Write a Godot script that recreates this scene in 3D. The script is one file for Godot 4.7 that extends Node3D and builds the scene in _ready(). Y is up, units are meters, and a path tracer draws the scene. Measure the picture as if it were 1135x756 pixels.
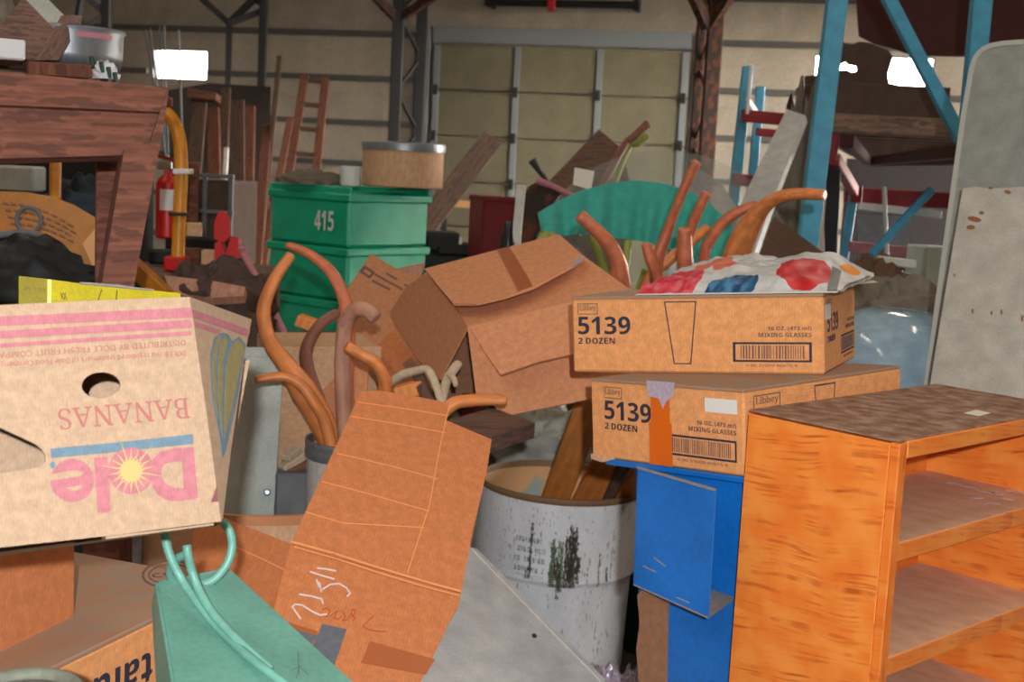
extends Node3D
# A cluttered storage shed photographed with a flash: boxes, drums, a bookcase, racks.

const F := 1450.0
const CAM_H := 1.6
const PITCH := 7.46
const ROLL := 2.88
var cam_basis: Basis
var O := Vector3.ZERO            # base of the thing being built
var M := {}                      # materials
var names := {}

# ------------------------------------------------------------------ pixel to place
func ray(x: float, y: float) -> Vector3:
	return cam_basis * Vector3((x - 567.5) / F, -(y - 378.0) / F, -1.0)
func P(x: float, y: float, d: float) -> Vector3:
	return Vector3(0, CAM_H, 0) + ray(x, y) * d
func P3(a: Vector3) -> Vector3:
	return P(a.x, a.y, a.z)
func floor_y(p: Vector3, y := 0.0) -> Vector3:
	return Vector3(p.x, y, p.z)

# ------------------------------------------------------------------ mesh builder
class MB:
	var v := PackedVector3Array()
	var n := PackedVector3Array()
	var t := PackedVector2Array()
	var ix := PackedInt32Array()
	func tri(a: Vector3, b: Vector3, c: Vector3, nn: Vector3, ua: Vector2, ub: Vector2, uc: Vector2) -> void:
		var k := v.size()
		v.append_array([a, b, c])
		n.append_array([nn, nn, nn])
		t.append_array([ua, ub, uc])
		if (b - a).cross(c - a).dot(nn) > 0.0:
			ix.append_array([k, k + 2, k + 1])
		else:
			ix.append_array([k, k + 1, k + 2])
	func quad(a: Vector3, b: Vector3, c: Vector3, d: Vector3, out: Vector3) -> void:
		var nn := (b - a).cross(c - a)
		if nn.length() < 1e-12:
			nn = (c - a).cross(d - a)
		nn = nn.normalized()
		if nn.dot(out) < 0.0:
			nn = -nn
		var w := a.distance_to(b)
		var h := b.distance_to(c)
		var u0 := Vector2(0, 0)
		var u1 := Vector2(w, 0)
		var u2 := Vector2(w, h)
		var u3 := Vector2(0, h)
		tri(a, b, c, nn, u0, u1, u2)
		tri(a, c, d, nn, u0, u2, u3)
	func box(c: Vector3, bs: Basis, s: Vector3, bev := 0.0) -> void:
		var h := s * 0.5
		var g := minf(bev, minf(h.x, minf(h.y, h.z)) * 0.45)
		var ax := [bs.x, bs.y, bs.z]
		var hs := [h.x, h.y, h.z]
		for i in 3:
			var j := (i + 1) % 3
			var k := (i + 2) % 3
			for sg in [-1.0, 1.0]:
				var ctr: Vector3 = c + ax[i] * (hs[i] * sg)
				var dj: Vector3 = ax[j] * (hs[j] - g)
				var dk: Vector3 = ax[k] * (hs[k] - g)
				quad(ctr - dj - dk, ctr + dj - dk, ctr + dj + dk, ctr - dj + dk, ax[i] * sg)
			if g > 0.0:
				for s1 in [-1.0, 1.0]:
					for s2 in [-1.0, 1.0]:
						# edge parallel to axis i
						var e1: Vector3 = c + ax[j] * (hs[j] * s1) + ax[k] * ((hs[k] - g) * s2)
						var e2: Vector3 = c + ax[j] * ((hs[j] - g) * s1) + ax[k] * (hs[k] * s2)
						var di: Vector3 = ax[i] * (hs[i] - g)
						quad(e1 - di, e1 + di, e2 + di, e2 - di, ax[j] * s1 + ax[k] * s2)
		if g > 0.0:
			for s1 in [-1.0, 1.0]:
				for s2 in [-1.0, 1.0]:
					for s3 in [-1.0, 1.0]:
						var p1: Vector3 = c + ax[0] * h.x * s1 + ax[1] * (h.y - g) * s2 + ax[2] * (h.z - g) * s3
						var p2: Vector3 = c + ax[0] * (h.x - g) * s1 + ax[1] * h.y * s2 + ax[2] * (h.z - g) * s3
						var p3: Vector3 = c + ax[0] * (h.x - g) * s1 + ax[1] * (h.y - g) * s2 + ax[2] * h.z * s3
						tri(p1, p2, p3, (ax[0] * s1 + ax[1] * s2 + ax[2] * s3).normalized(), Vector2.ZERO, Vector2(g, 0), Vector2(0, g))
	func beam(a: Vector3, b: Vector3, w: float, h: float, up := Vector3.UP, bev := 0.0) -> void:
		var z := (b - a).normalized()
		var x := up.cross(z)
		if x.length() < 0.01:
			x = Vector3.RIGHT.cross(z)
		x = x.normalized()
		var y := z.cross(x).normalized()
		box((a + b) * 0.5, Basis(x, y, z), Vector3(w, h, a.distance_to(b)), bev)
	# rows of points -> smooth surface; closed wraps each row
	func grid(rows: Array, closed: bool, flip := false, us := 1.0, vs := 1.0) -> void:
		var nr := rows.size()
		var nc: int = rows[0].size()
		var k := v.size()
		var cc := nc + (1 if closed else 0)
		for i in nr:
			for jj in cc:
				var j := jj % nc
				var p: Vector3 = rows[i][j]
				var a: Vector3 = rows[mini(i + 1, nr - 1)][j] - rows[maxi(i - 1, 0)][j]
				var b: Vector3
				if closed:
					b = rows[i][(j + 1) % nc] - rows[i][(j + nc - 1) % nc]
				else:
					b = rows[i][mini(j + 1, nc - 1)] - rows[i][maxi(j - 1, 0)]
				var nn := a.cross(b)
				if nn.length() < 1e-14:
					nn = Vector3.UP
				nn = nn.normalized() * (-1.0 if flip else 1.0)
				v.append(p)
				n.append(nn)
				t.append(Vector2(us * jj / float(cc - 1), vs * i / float(nr - 1)))
		for i in nr - 1:
			for j in cc - 1:
				var p0 := k + i * cc + j
				var p1 := p0 + 1
				var p2 := p0 + cc + 1
				var p3 := p0 + cc
				if flip:
					ix.append_array([p0, p2, p1, p0, p3, p2])
				else:
					ix.append_array([p0, p1, p2, p0, p2, p3])
	func disc(ring: Array, out: Vector3) -> void:
		var c := Vector3.ZERO
		for p in ring:
			c += p
		c /= ring.size()
		for i in ring.size():
			var a: Vector3 = ring[i]
			var b: Vector3 = ring[(i + 1) % ring.size()]
			tri(c, a, b, out.normalized(), Vector2(0.5, 0.5), Vector2(a.x, a.y), Vector2(b.x, b.y))
	# swept tube through points with radii, section squashed by flat
	func tube(pts: Array, rad: Array, seg := 10, flat := 1.0, caps := true, steps := 6) -> void:
		var cp: Array = []
		var cr: Array = []
		if pts.size() == 2:
			cp = pts
			cr = [rad[0], rad[rad.size() - 1]]
		else:
			for i in pts.size() - 1:
				var p0: Vector3 = pts[maxi(i - 1, 0)]
				var p1: Vector3 = pts[i]
				var p2: Vector3 = pts[i + 1]
				var p3: Vector3 = pts[mini(i + 2, pts.size() - 1)]
				for s in steps:
					var f := s / float(steps)
					cp.append(p1.cubic_interpolate(p2, p0, p3, f))
					cr.append(lerpf(rad[mini(i, rad.size() - 1)], rad[mini(i + 1, rad.size() - 1)], f))
			cp.append(pts[pts.size() - 1])
			cr.append(rad[rad.size() - 1])
		var rows: Array = []
		var tan0: Vector3 = (cp[1] - cp[0]).normalized()
		var x := Vector3.UP.cross(tan0)
		if x.length() < 0.1:
			x = Vector3.RIGHT.cross(tan0)
		x = x.normalized()
		for i in cp.size():
			var tg: Vector3 = (cp[mini(i + 1, cp.size() - 1)] - cp[maxi(i - 1, 0)]).normalized()
			x = (x - tg * x.dot(tg)).normalized()
			var y := tg.cross(x)
			var row: Array = []
			for s in seg:
				var an := TAU * s / seg
				row.append(cp[i] + x * cos(an) * cr[i] + y * sin(an) * cr[i] * flat)
			rows.append(row)
		if caps:
			# rounded ends
			var first: Array = []
			for q in rows[0]:
				first.append(cp[0] + (q - cp[0]) * 0.75 - tan0 * cr[0] * 0.2)
			var tl: Vector3 = (cp[cp.size() - 1] - cp[cp.size() - 2]).normalized()
			var last: Array = []
			for q in rows[rows.size() - 1]:
				last.append(cp[cp.size() - 1] + (q - cp[cp.size() - 1]) * 0.75 + tl * cr[cr.size() - 1] * 0.2)
			rows.push_front(first)
			rows.push_back(last)
			disc(first, -tan0)
			disc(last, tl)
		var ln := 0.0
		for i in cp.size() - 1:
			ln += cp[i].distance_to(cp[i + 1])
		grid(rows, true, true, TAU * cr[0], ln)
	# profile of (radius, height) turned about axis y of a frame
	func lathe(c: Vector3, bs: Basis, prof: Array, seg := 40, us := 1.0, vs := 1.0, inside := false) -> void:
		var rows: Array = []
		for q in prof:
			var row: Array = []
			for s in seg:
				var an := TAU * s / seg
				row.append(c + bs * Vector3(cos(an) * q.x, q.y, sin(an) * q.x))
			rows.append(row)
		grid(rows, true, inside, us, vs)
	func commit(o: Vector3) -> ArrayMesh:
		var vv := PackedVector3Array()
		vv.resize(v.size())
		for i in v.size():
			vv[i] = v[i] - o
		var arr := []
		arr.resize(Mesh.ARRAY_MAX)
		arr[Mesh.ARRAY_VERTEX] = vv
		arr[Mesh.ARRAY_NORMAL] = n
		arr[Mesh.ARRAY_TEX_UV] = t
		arr[Mesh.ARRAY_INDEX] = ix
		var m := ArrayMesh.new()
		m.add_surface_from_arrays(Mesh.PRIMITIVE_TRIANGLES, arr)
		return m

# ------------------------------------------------------------------ planes and plates
class PL:
	var o: Vector3
	var x: Vector3
	var y: Vector3
	var n: Vector3

func plane3(a: Vector3, b: Vector3, c: Vector3) -> PL:      # a, b, c are (px, py, depth); x runs a to b
	return plane_w(P3(a), P3(b), P3(c))
func plane_w(a: Vector3, b: Vector3, c: Vector3) -> PL:
	var p := PL.new()
	p.o = a
	p.x = (b - a).normalized()
	p.n = p.x.cross(c - a).normalized()
	if p.n.dot(Vector3(0, CAM_H, 0) - a) < 0.0:
		p.n = -p.n
	p.y = p.n.cross(p.x)
	return p
func on(pl: PL, x: float, y: float) -> Vector3:
	var r := ray(x, y)
	var o := Vector3(0, CAM_H, 0)
	return o + r * ((pl.o - o).dot(pl.n) / r.dot(pl.n))
func in2(pl: PL, p: Vector3) -> Vector2:
	return Vector2((p - pl.o).dot(pl.x), (p - pl.o).dot(pl.y))
func out3(pl: PL, q: Vector2, lift := 0.0) -> Vector3:
	return pl.o + pl.x * q.x + pl.y * q.y + pl.n * lift
# outline in plane metres, thickness goes away from the viewer; holes are outlines too
func plate2(mb: MB, pl: PL, poly: PackedVector2Array, th: float, holes: Array = [], lift := 0.0) -> void:
	var ring := poly
	if Geometry2D.is_polygon_clockwise(ring):
		ring.reverse()
	var pieces: Array = [ring]
	for h in holes:
		var hole: PackedVector2Array = h
		var mid := Vector2.ZERO
		for q in hole:
			mid += q / hole.size()
		var nxt: Array = []
		for pc in pieces:
			if Geometry2D.intersect_polygons(pc, hole).is_empty():
				nxt.append(pc)
				continue
			for side in [-1.0, 1.0]:
				var half := PackedVector2Array([Vector2(mid.x, mid.y - 50), Vector2(mid.x + 50.0 * side, mid.y - 50), Vector2(mid.x + 50.0 * side, mid.y + 50), Vector2(mid.x, mid.y + 50)])
				for hp in Geometry2D.intersect_polygons(pc, half):
					for cp in Geometry2D.clip_polygons(hp, hole):
						nxt.append(cp)
		pieces = nxt
	for whole in pieces:
		var idx := Geometry2D.triangulate_polygon(whole)
		for i in range(0, idx.size(), 3):
			var a: Vector2 = whole[idx[i]]
			var b: Vector2 = whole[idx[i + 1]]
			var c: Vector2 = whole[idx[i + 2]]
			mb.tri(out3(pl, a, lift), out3(pl, b, lift), out3(pl, c, lift), pl.n, a, b, c)
			mb.tri(out3(pl, a, lift - th), out3(pl, b, lift - th), out3(pl, c, lift - th), -pl.n, a, b, c)
	for r in [ring] + holes:
		var rr: PackedVector2Array = r
		for i in rr.size():
			var a := rr[i]
			var b := rr[(i + 1) % rr.size()]
			var nn := (b - a).orthogonal()
			var w := pl.x * nn.x + pl.y * nn.y
			mb.quad(out3(pl, a, lift), out3(pl, b, lift), out3(pl, b, lift - th), out3(pl, a, lift - th), w * (1.0))
func px_poly(pl: PL, pts: Array) -> PackedVector2Array:
	var o := PackedVector2Array()
	for i in range(0, pts.size(), 2):
		o.append(in2(pl, on(pl, pts[i], pts[i + 1])))
	return o
func px_ellipse(cx: float, cy: float, rx: float, ry: float, k := 20, tilt := 0.0) -> Array:
	var o: Array = []
	for i in k:
		var v := Vector2(cos(TAU * i / k) * rx, sin(TAU * i / k) * ry).rotated(tilt)
		o.append(cx + v.x)
		o.append(cy + v.y)
	return o
func plate(pl: PL, pts: Array, th: float, holes: Array = [], lift := 0.0) -> MB:
	var mb := MB.new()
	var hs: Array = []
	for h in holes:
		hs.append(px_poly(pl, h))
	plate2(mb, pl, px_poly(pl, pts), th, hs, lift)
	return mb

# ------------------------------------------------------------------ nodes
func numbered(s: String) -> String:
	if not names.has(s):
		names[s] = 0
		return s
	names[s] += 1
	return "%s_%03d" % [s, names[s]]
func meta(o: Node, label: String, cat: String, group := "") -> void:
	o.set_meta("label", label)
	o.set_meta("category", cat)
	if group != "":
		o.set_meta("group", group)
func thing(called: String, label: String, cat: String, at: Vector3, group := "") -> Node3D:
	var o := Node3D.new()
	o.name = numbered(called)
	add_child(o)
	o.position = at
	O = at
	meta(o, label, cat, group)
	return o
func part(parent: Node, called: String, mb: MB, mat: Material, label := "") -> MeshInstance3D:
	var m := MeshInstance3D.new()
	m.name = called
	m.mesh = mb.commit(O)
	m.material_override = mat
	parent.add_child(m, true)
	if label != "":
		m.set_meta("label", label)
	return m
func single(called: String, label: String, cat: String, mb: MB, mat: Material, group := "") -> MeshInstance3D:
	var bb := AABB(mb.v[0], Vector3.ZERO)
	for q in mb.v:
		bb = bb.expand(q)
	O = Vector3(bb.get_center().x, bb.position.y, bb.get_center().z)
	var m := MeshInstance3D.new()
	m.name = numbered(called)
	m.mesh = mb.commit(O)
	m.material_override = mat
	m.position = O
	add_child(m)
	meta(m, label, cat, group)
	return m
func struct(called: String, mb: MB, mat: Material, parent: Node = null) -> MeshInstance3D:
	var m := MeshInstance3D.new()
	m.name = called
	if parent == null:
		O = Vector3.ZERO
		m.set_meta("kind", "structure")
		m.mesh = mb.commit(O)
		m.material_override = mat
		add_child(m, true)
	else:
		m.mesh = mb.commit(O)
		m.material_override = mat
		parent.add_child(m, true)
	return m
var fonts := {}
func font(face: String, weight: int) -> Font:
	var k := face + str(weight)
	if not fonts.has(k):
		var f := SystemFont.new()
		f.font_names = PackedStringArray([face])
		f.font_weight = weight
		fonts[k] = f
	return fonts[k]
# words printed flat on a plane: baseline from pixel a to pixel b, height of the letters in metres
func print_words(parent: Node, s: String, pl: PL, a: Vector2, b: Vector2, h: float, mat: Material, face := "Droid Sans", weight := 400, lift := 0.0006) -> void:
	print_words_w(parent, s, on(pl, a.x, a.y), on(pl, b.x, b.y), pl.n, h, mat, face, weight, lift)
func print_words_w(parent: Node, s: String, A: Vector3, B: Vector3, nn: Vector3, h: float, mat: Material, face := "Droid Sans", weight := 400, lift := 0.0006) -> void:
	var tm := TextMesh.new()
	tm.text = s
	tm.font = font(face, weight)
	tm.font_size = 48
	tm.pixel_size = 0.01
	tm.depth = 0.02
	tm.curve_step = 3.0
	tm.horizontal_alignment = HORIZONTAL_ALIGNMENT_LEFT
	tm.vertical_alignment = VERTICAL_ALIGNMENT_BOTTOM
	var bb := tm.get_aabb()
	if bb.size.x < 0.001:
		return
	var x := (B - A).normalized()
	var y := nn.cross(x).normalized()
	var sx := A.distance_to(B) / bb.size.x
	var sy := h / bb.size.y
	var m := MeshInstance3D.new()
	m.name = "printed_words"
	m.mesh = tm
	m.material_override = mat
	var bs := Basis(x * sx, y * sy, nn * 0.02)
	m.transform = Transform3D(bs, A - O + nn * lift - bs * Vector3(bb.position.x, bb.position.y, 0.0))
	parent.add_child(m, true)

# ------------------------------------------------------------------ materials
func noise(seed_: int, freq: float, oct := 4) -> FastNoiseLite:
	var f := FastNoiseLite.new()
	f.seed = seed_
	f.frequency = freq
	f.noise_type = FastNoiseLite.TYPE_SIMPLEX_SMOOTH
	f.fractal_octaves = oct
	return f
func image_of(w: int, h: int, fn: Callable) -> ImageTexture:
	var im := Image.create(w, h, false, Image.FORMAT_RGB8)
	for y in h:
		for x in w:
			im.set_pixel(x, y, fn.call(x, y))
	im.generate_mipmaps()
	return ImageTexture.create_from_image(im)
func grey(v: float) -> Color:
	return Color(clampf(v, 0, 1), clampf(v, 0, 1), clampf(v, 0, 1))
var T := {}
func make_textures() -> void:
	var a := noise(1, 0.03)
	var b := noise(2, 0.2, 2)
	T.card = image_of(256, 256, func(x, y):
		var fl := 0.012 * sin(x * TAU / 8.0)
		return grey(0.90 + 0.07 * a.get_noise_2d(x, y) + 0.05 * b.get_noise_2d(x, y * 0.3) + fl))
	var c := noise(3, 0.015, 5)
	T.mottle = image_of(256, 256, func(x, y):
		return grey(0.88 + 0.09 * c.get_noise_2d(x, y) + 0.05 * b.get_noise_2d(x, y)))
	var g := noise(4, 0.02, 3)
	var g2 := noise(5, 0.09, 3)
	# red-orange oak veneer, grain along x
	var gx := noise(6, 0.042, 2)
	T.oak = image_of(512, 512, func(x, y):
		var sl: float = y + x * 0.10 + 18.0 * g.get_noise_2d(x * 0.12, y * 0.12)
		var s1 := gx.get_noise_2d(x * 0.10, sl * 1.2)
		var s2 := gx.get_noise_2d(x * 0.06 + 400.0, sl * 2.0)
		var patch := clampf(0.45 + 1.6 * g.get_noise_2d(x * 0.5 + 31.0, y * 0.5), 0.1, 1.0)
		var k := smoothstep(0.18, 0.55, s1) * 0.28 * patch + smoothstep(0.12, 0.5, s2) * 0.46 * patch
		var base := Color(0.90, 0.475, 0.17).lerp(Color(0.93, 0.56, 0.24), clampf(0.5 + 1.2 * g.get_noise_2d(x * 0.4, y * 0.4 + 77.0), 0, 1))
		return base.lerp(Color(0.66, 0.27, 0.08), clampf(k, 0, 0.85)))
	var ok: Image = T.oak.get_image().duplicate()
	ok.clear_mipmaps()
	ok.rotate_90(CLOCKWISE)
	ok.generate_mipmaps()
	T.oak_t = ImageTexture.create_from_image(ok)
	T.oak_grain = image_of(256, 256, func(x, y):
		return grey(0.92 + 0.10 * gx.get_noise_2d(x * 0.12, y * 1.4) + 0.06 * g.get_noise_2d(x, y)))
	# rough dark timber, grain along x
	T.timber = image_of(256, 256, func(x, y):
		var f2 := g2.get_noise_2d(x * 0.08, y * 1.6)
		var f3 := g.get_noise_2d(x * 0.5, y * 2.6) + 0.3 * g2.get_noise_2d(x * 0.6, y)
		var q := 0.84 + 0.16 * f2 + 0.14 * f3
		var dirt := clampf((f3 - 0.08) * 2.2, 0, 0.55)
		return Color(q, q, q).lerp(Color(0.46, 0.48, 0.50), dirt))
	# smooth bent wood, grain along y
	T.bent = image_of(128, 256, func(x, y):
		var f2 := g2.get_noise_2d(x * 1.5, y * 0.1)
		var f3 := g.get_noise_2d(x, y * 0.6)
		return grey(0.90 + 0.12 * f2 + 0.08 * f3))
	# dusty shelf top
	T.dust = image_of(256, 256, func(x, y):
		var d := clampf(0.60 + 0.8 * c.get_noise_2d(x * 1.5, y * 1.9) + 0.12 * b.get_noise_2d(x, y), 0, 1)
		return Color(0.42, 0.24, 0.14).lerp(Color(0.64, 0.52, 0.44), d))
	T.shelfdust = image_of(256, 256, func(x, y):
		var d := clampf(0.7 + 0.5 * c.get_noise_2d(x * 0.8, y * 1.6) + 0.2 * b.get_noise_2d(x, y), 0, 1)
		return Color(0.76, 0.57, 0.45).lerp(Color(0.88, 0.71, 0.59), d))
	# dusty cardboard top
	T.dustcard = image_of(256, 256, func(x, y):
		var d := clampf(0.55 + 0.8 * c.get_noise_2d(x * 1.6, y * 0.6), 0, 1)
		return Color(0.66, 0.47, 0.34).lerp(Color(0.60, 0.52, 0.45), d))
	# white drum: runs of old paint, rust freckles, a faded stencil
	var rng := RandomNumberGenerator.new()
	rng.seed = 11
	var im := Image.create(1024, 256, false, Image.FORMAT_RGB8)
	for y in 256:
		for x in 1024:
			var q := 0.955 + 0.06 * c.get_noise_2d(x, y) + 0.03 * b.get_noise_2d(x, y)
			var col := Color(q, q, q * 1.01)
			var rr := b.get_noise_2d(x * 0.8 + 40, y * 0.5) + 0.4 * c.get_noise_2d(x * 2.0, y)
			if rr > 0.54:
				col = col.lerp(Color(0.50, 0.42, 0.32), clampf((rr - 0.54) * 4.0, 0, 0.6))
			im.set_pixel(x, y, col)
	for i in 26:                                     # runs
		var x0 := int(rng.randfn(DRIP_X, 26.0)) if i < 20 else rng.randi_range(DRIP_X - 130, DRIP_X + 140)
		var w := rng.randi_range(1, 4) if i > 3 else rng.randi_range(5, 9)
		var y0 := rng.randi_range(18, 60)
		var y1 := y0 + rng.randi_range(30, 110)
		if i < 4:
			x0 = DRIP_X - 18 + i * 13
			y0 = 24 + i * 5
			y1 = 150
		var col := Color(0.20, 0.17, 0.13) if i % 3 < 2 else Color(0.36, 0.44, 0.30)
		for y in range(y0, mini(y1, 255)):
			var ww := int(w * (0.6 + 0.5 * absf(b.get_noise_2d(i * 50.0, y * 0.8)) * 2.0))
			for x in range(x0 - ww, x0 + ww + 1):
				if x >= 0 and x < 1024 and b.get_noise_2d(x * 2.0, y * 0.7 + i * 9.0) > -0.28:
					im.set_pixel(x, y, im.get_pixel(x, y).lerp(col, 0.85))
	for row in 7:                                    # worn stencil, too faded to read
		var x := DRIP_X + 38
		while x < DRIP_X + 98:
			var w := rng.randi_range(2, 6)
			if rng.randf() < 0.8:
				for xx in range(x, x + w):
					for yy in range(34 + row * 8, 38 + row * 8):
						if rng.randf() < 0.6:
							im.set_pixel(xx, yy, im.get_pixel(xx, yy).lerp(Color(0.25, 0.27, 0.30), 0.6))
			x += w + 2
	im.generate_mipmaps()
	T.drum = ImageTexture.create_from_image(im)
	# printed page: loose colour shapes on white
	var pg := Image.create(512, 256, false, Image.FORMAT_RGB8)
	for y in 256:
		for x in 512:
			var q := 0.80 + 0.06 * b.get_noise_2d(x, y) + 0.05 * c.get_noise_2d(x * 2.0, y * 2.0)
			var col := Color(q, q, q)
			if x > 170 and x < 330 and y < 110 and int(y / 7.0) % 2 == 0 and b.get_noise_2d(x * 3.0, y) > -0.1:
				col = Color(0.62, 0.62, 0.64)
			var e1 := pow((x - 66.0) / 84.0, 2) + pow((y - 250.0) / 140.0, 2)
			if e1 < 1.0:
				col = Color(0.82, 0.16, 0.24).lerp(Color(0.88, 0.42, 0.46), clampf(0.5 + c.get_noise_2d(x * 2.0, y * 2.0) * 1.6, 0, 1))
			var e2 := pow((x - 240.0) / 62.0, 2) + pow((y - 236.0) / 66.0, 2)
			if e2 < 1.0:
				col = Color(0.08, 0.28, 0.46).lerp(Color(0.30, 0.52, 0.68), clampf(0.5 + c.get_noise_2d(x * 2.0, y) * 2.0, 0, 1))
			var e3 := pow((x - 388.0 - (y - 150.0) * 0.35) / 72.0, 2) + pow((y - 150.0) / 96.0, 2)
			if e3 < 1.0:
				col = Color(0.74, 0.10, 0.12).lerp(Color(0.84, 0.26, 0.26), clampf(0.5 + c.get_noise_2d(x, y * 2.0) * 1.6, 0, 1))
			for e in [[118, 66, 34], [154, 96, 30], [98, 104, 24]]:
				if Vector2(x - e[0], (y - e[1]) * 0.8).length() < e[2]:
					col = Color(0.86, 0.46, 0.36)
			if Vector2(x - 470.0, (y - 60.0)).length() < 26.0:
				col = Color(0.90, 0.55, 0.10)
			if x > 450 + (y - 140) * 0.3 and x < 474 + (y - 140) * 0.3 and y > 90:
				col = Color(0.42, 0.42, 0.42)
			pg.set_pixel(x, y, col)
	pg.generate_mipmaps()
	T.page = ImageTexture.create_from_image(pg)
	# tan drum lining with patches of grey-blue residue
	T.lining = image_of(256, 128, func(x, y):
		var d := clampf((c.get_noise_2d(x * 1.6, y * 1.6) + 0.02) * 9.0, 0, 1)
		return Color(0.90, 0.70, 0.50).lerp(Color(0.66, 0.71, 0.68), d))
	T.rust = image_of(256, 256, func(x, y):
		var d := clampf((c.get_noise_2d(x * 1.5, y * 0.8) + 0.05) * 5.0, 0, 1)
		return Color(0.16, 0.11, 0.09).lerp(Color(0.33, 0.17, 0.09), d))
	T.concrete = image_of(256, 256, func(x, y):
		var q := 0.40 + 0.10 * c.get_noise_2d(x, y) + 0.05 * b.get_noise_2d(x, y)
		return Color(q, q * 0.97, q * 0.92))
const DRIP_X := 512
func mat(col: Color, rough := 0.85, tex = null, size := 0.25, metal := 0.0) -> StandardMaterial3D:
	var m := StandardMaterial3D.new()
	m.albedo_color = col
	m.roughness = rough
	m.metallic = metal
	if tex != null:
		m.albedo_texture = tex
		m.uv1_scale = Vector3(1.0 / size, 1.0 / size, 1.0)
	return m
func make_materials() -> void:
	make_textures()
	M.kraft = mat(Color(0.91, 0.62, 0.44), 0.9, T.card, 0.2)
	M.kraft_o = mat(Color(0.85, 0.52, 0.315), 0.9, T.card, 0.2)
	M.kraft_box = mat(Color(0.97, 0.67, 0.42), 0.9, T.card, 0.2)
	M.kraft_d = mat(Color(0.82, 0.56, 0.39), 0.9, T.card, 0.2)
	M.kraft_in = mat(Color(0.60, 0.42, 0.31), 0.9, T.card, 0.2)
	M.kraft_dust = mat(Color(1, 1, 1), 0.95, T.dustcard, 0.4)
	M.banana = mat(Color(0.74, 0.615, 0.50), 0.85, T.card, 0.12)
	M.pink = mat(Color(0.75, 0.46, 0.49), 0.85, T.card, 0.12)
	M.pinkish = mat(Color(0.64, 0.38, 0.36), 0.85)
	M.skyblue = mat(Color(0.42, 0.52, 0.58), 0.85, T.card, 0.12)
	M.sun = mat(Color(0.70, 0.63, 0.40), 0.85)
	M.banana_y = mat(Color(0.61, 0.55, 0.36), 0.85, T.card, 0.12)
	M.yellow = mat(Color(0.80, 0.73, 0.08), 0.6, T.mottle, 0.3)
	M.yellow_dull = mat(Color(0.63, 0.57, 0.17), 0.6, T.mottle, 0.3)
	M.ink = mat(Color(0.17, 0.17, 0.24), 0.8)
	M.ink_f = mat(Color(0.42, 0.32, 0.30), 0.85)
	M.ink_olive = mat(Color(0.40, 0.37, 0.14), 0.85)
	M.black = mat(Color(0.05, 0.05, 0.055), 0.6)
	M.tape = mat(Color(0.85, 0.40, 0.10), 0.35)
	M.tape_b = mat(Color(0.66, 0.36, 0.19), 0.4)
	M.duct = mat(Color(0.44, 0.46, 0.50), 0.4, T.mottle, 0.1)
	M.foil = mat(Color(0.86, 0.80, 0.88), 0.3, T.mottle, 0.05, 0.2)
	M.label = mat(Color(0.86, 0.85, 0.82), 0.8)
	M.chalk = mat(Color(0.85, 0.77, 0.76), 0.9)
	M.redink = mat(Color(0.72, 0.30, 0.18), 0.85)
	M.oak = mat(Color(1, 1, 1), 0.45, T.oak, 0.42)
	M.oak2 = mat(Color(0.98, 0.95, 0.92), 0.45, T.oak_t, 0.42)
	M.oak_side = mat(Color(1, 1, 1), 0.45, T.oak_t, 0.42)
	M.oak2.uv1_offset = Vector3(0.3, 0.4, 0)
	M.shelftop = mat(Color(1, 1, 1), 0.75, T.dust, 0.35)
	M.shelfdust = mat(Color(1, 0.99, 0.97), 0.9, T.shelfdust, 0.35)
	M.blue = mat(Color(0.09, 0.47, 0.84), 0.4, T.mottle, 0.8)
	M.dustgrey = mat(Color(0.62, 0.58, 0.56), 0.95, T.mottle, 0.1)
	M.teal = mat(Color(0.48, 0.72, 0.65), 0.42, T.mottle, 0.6)
	M.teal_cloth = mat(Color(0.28, 0.74, 0.68), 0.85, T.mottle, 0.3)
	M.lime = mat(Color(0.68, 0.71, 0.34), 0.6, T.mottle, 0.2)
	M.sheet = mat(Color(0.95, 0.94, 0.93), 0.5, T.mottle, 0.4)
	M.offwhite = mat(Color(0.78, 0.80, 0.76), 0.6, T.mottle, 0.5)
	M.grey = mat(Color(0.46, 0.47, 0.48), 0.6, T.mottle, 0.4)
	M.drum = mat(Color(1, 1, 1), 0.5, T.drum, 1.0)
	M.lining = mat(Color(1, 1, 1), 0.8, T.lining, 1.0)
	M.rustrim = mat(Color(0.62, 0.48, 0.34), 0.7, T.mottle, 0.1)
	M.galv = mat(Color(0.62, 0.64, 0.66), 0.4, T.mottle, 0.15, 0.6)
	M.fibre = mat(Color(0.88, 0.70, 0.54), 0.85, T.card, 0.2)
	M.fibre_g = mat(Color(0.82, 0.80, 0.77), 0.85, T.card, 0.2)
	M.chrome = mat(Color(0.70, 0.70, 0.71), 0.3, null, 1.0, 1.0)
	M.green = mat(Color(0.06, 0.74, 0.56), 0.45, T.mottle, 0.7)
	M.greendrum = mat(Color(0.08, 0.30, 0.22), 0.5, T.mottle, 0.5)
	M.bent_o = mat(Color(0.93, 0.57, 0.32), 0.42, T.bent, 0.3)
	M.bent_r = mat(Color(0.86, 0.49, 0.34), 0.42, T.bent, 0.3)
	M.bent_d = mat(Color(0.58, 0.37, 0.30), 0.5, T.bent, 0.3)
	M.bent_g = mat(Color(0.76, 0.55, 0.45), 0.6, T.bent, 0.3)
	M.plank_o = mat(Color(0.96, 0.60, 0.29), 0.6, T.oak_grain, 0.4)
	M.darkwood = mat(Color(0.54, 0.40, 0.34), 0.8, T.timber, 0.3)
	M.beam = mat(Color(0.64, 0.40, 0.32), 0.8, T.timber, 0.5)
	M.beige = mat(Color(0.86, 0.77, 0.65), 0.95, T.mottle, 0.1)
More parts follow.
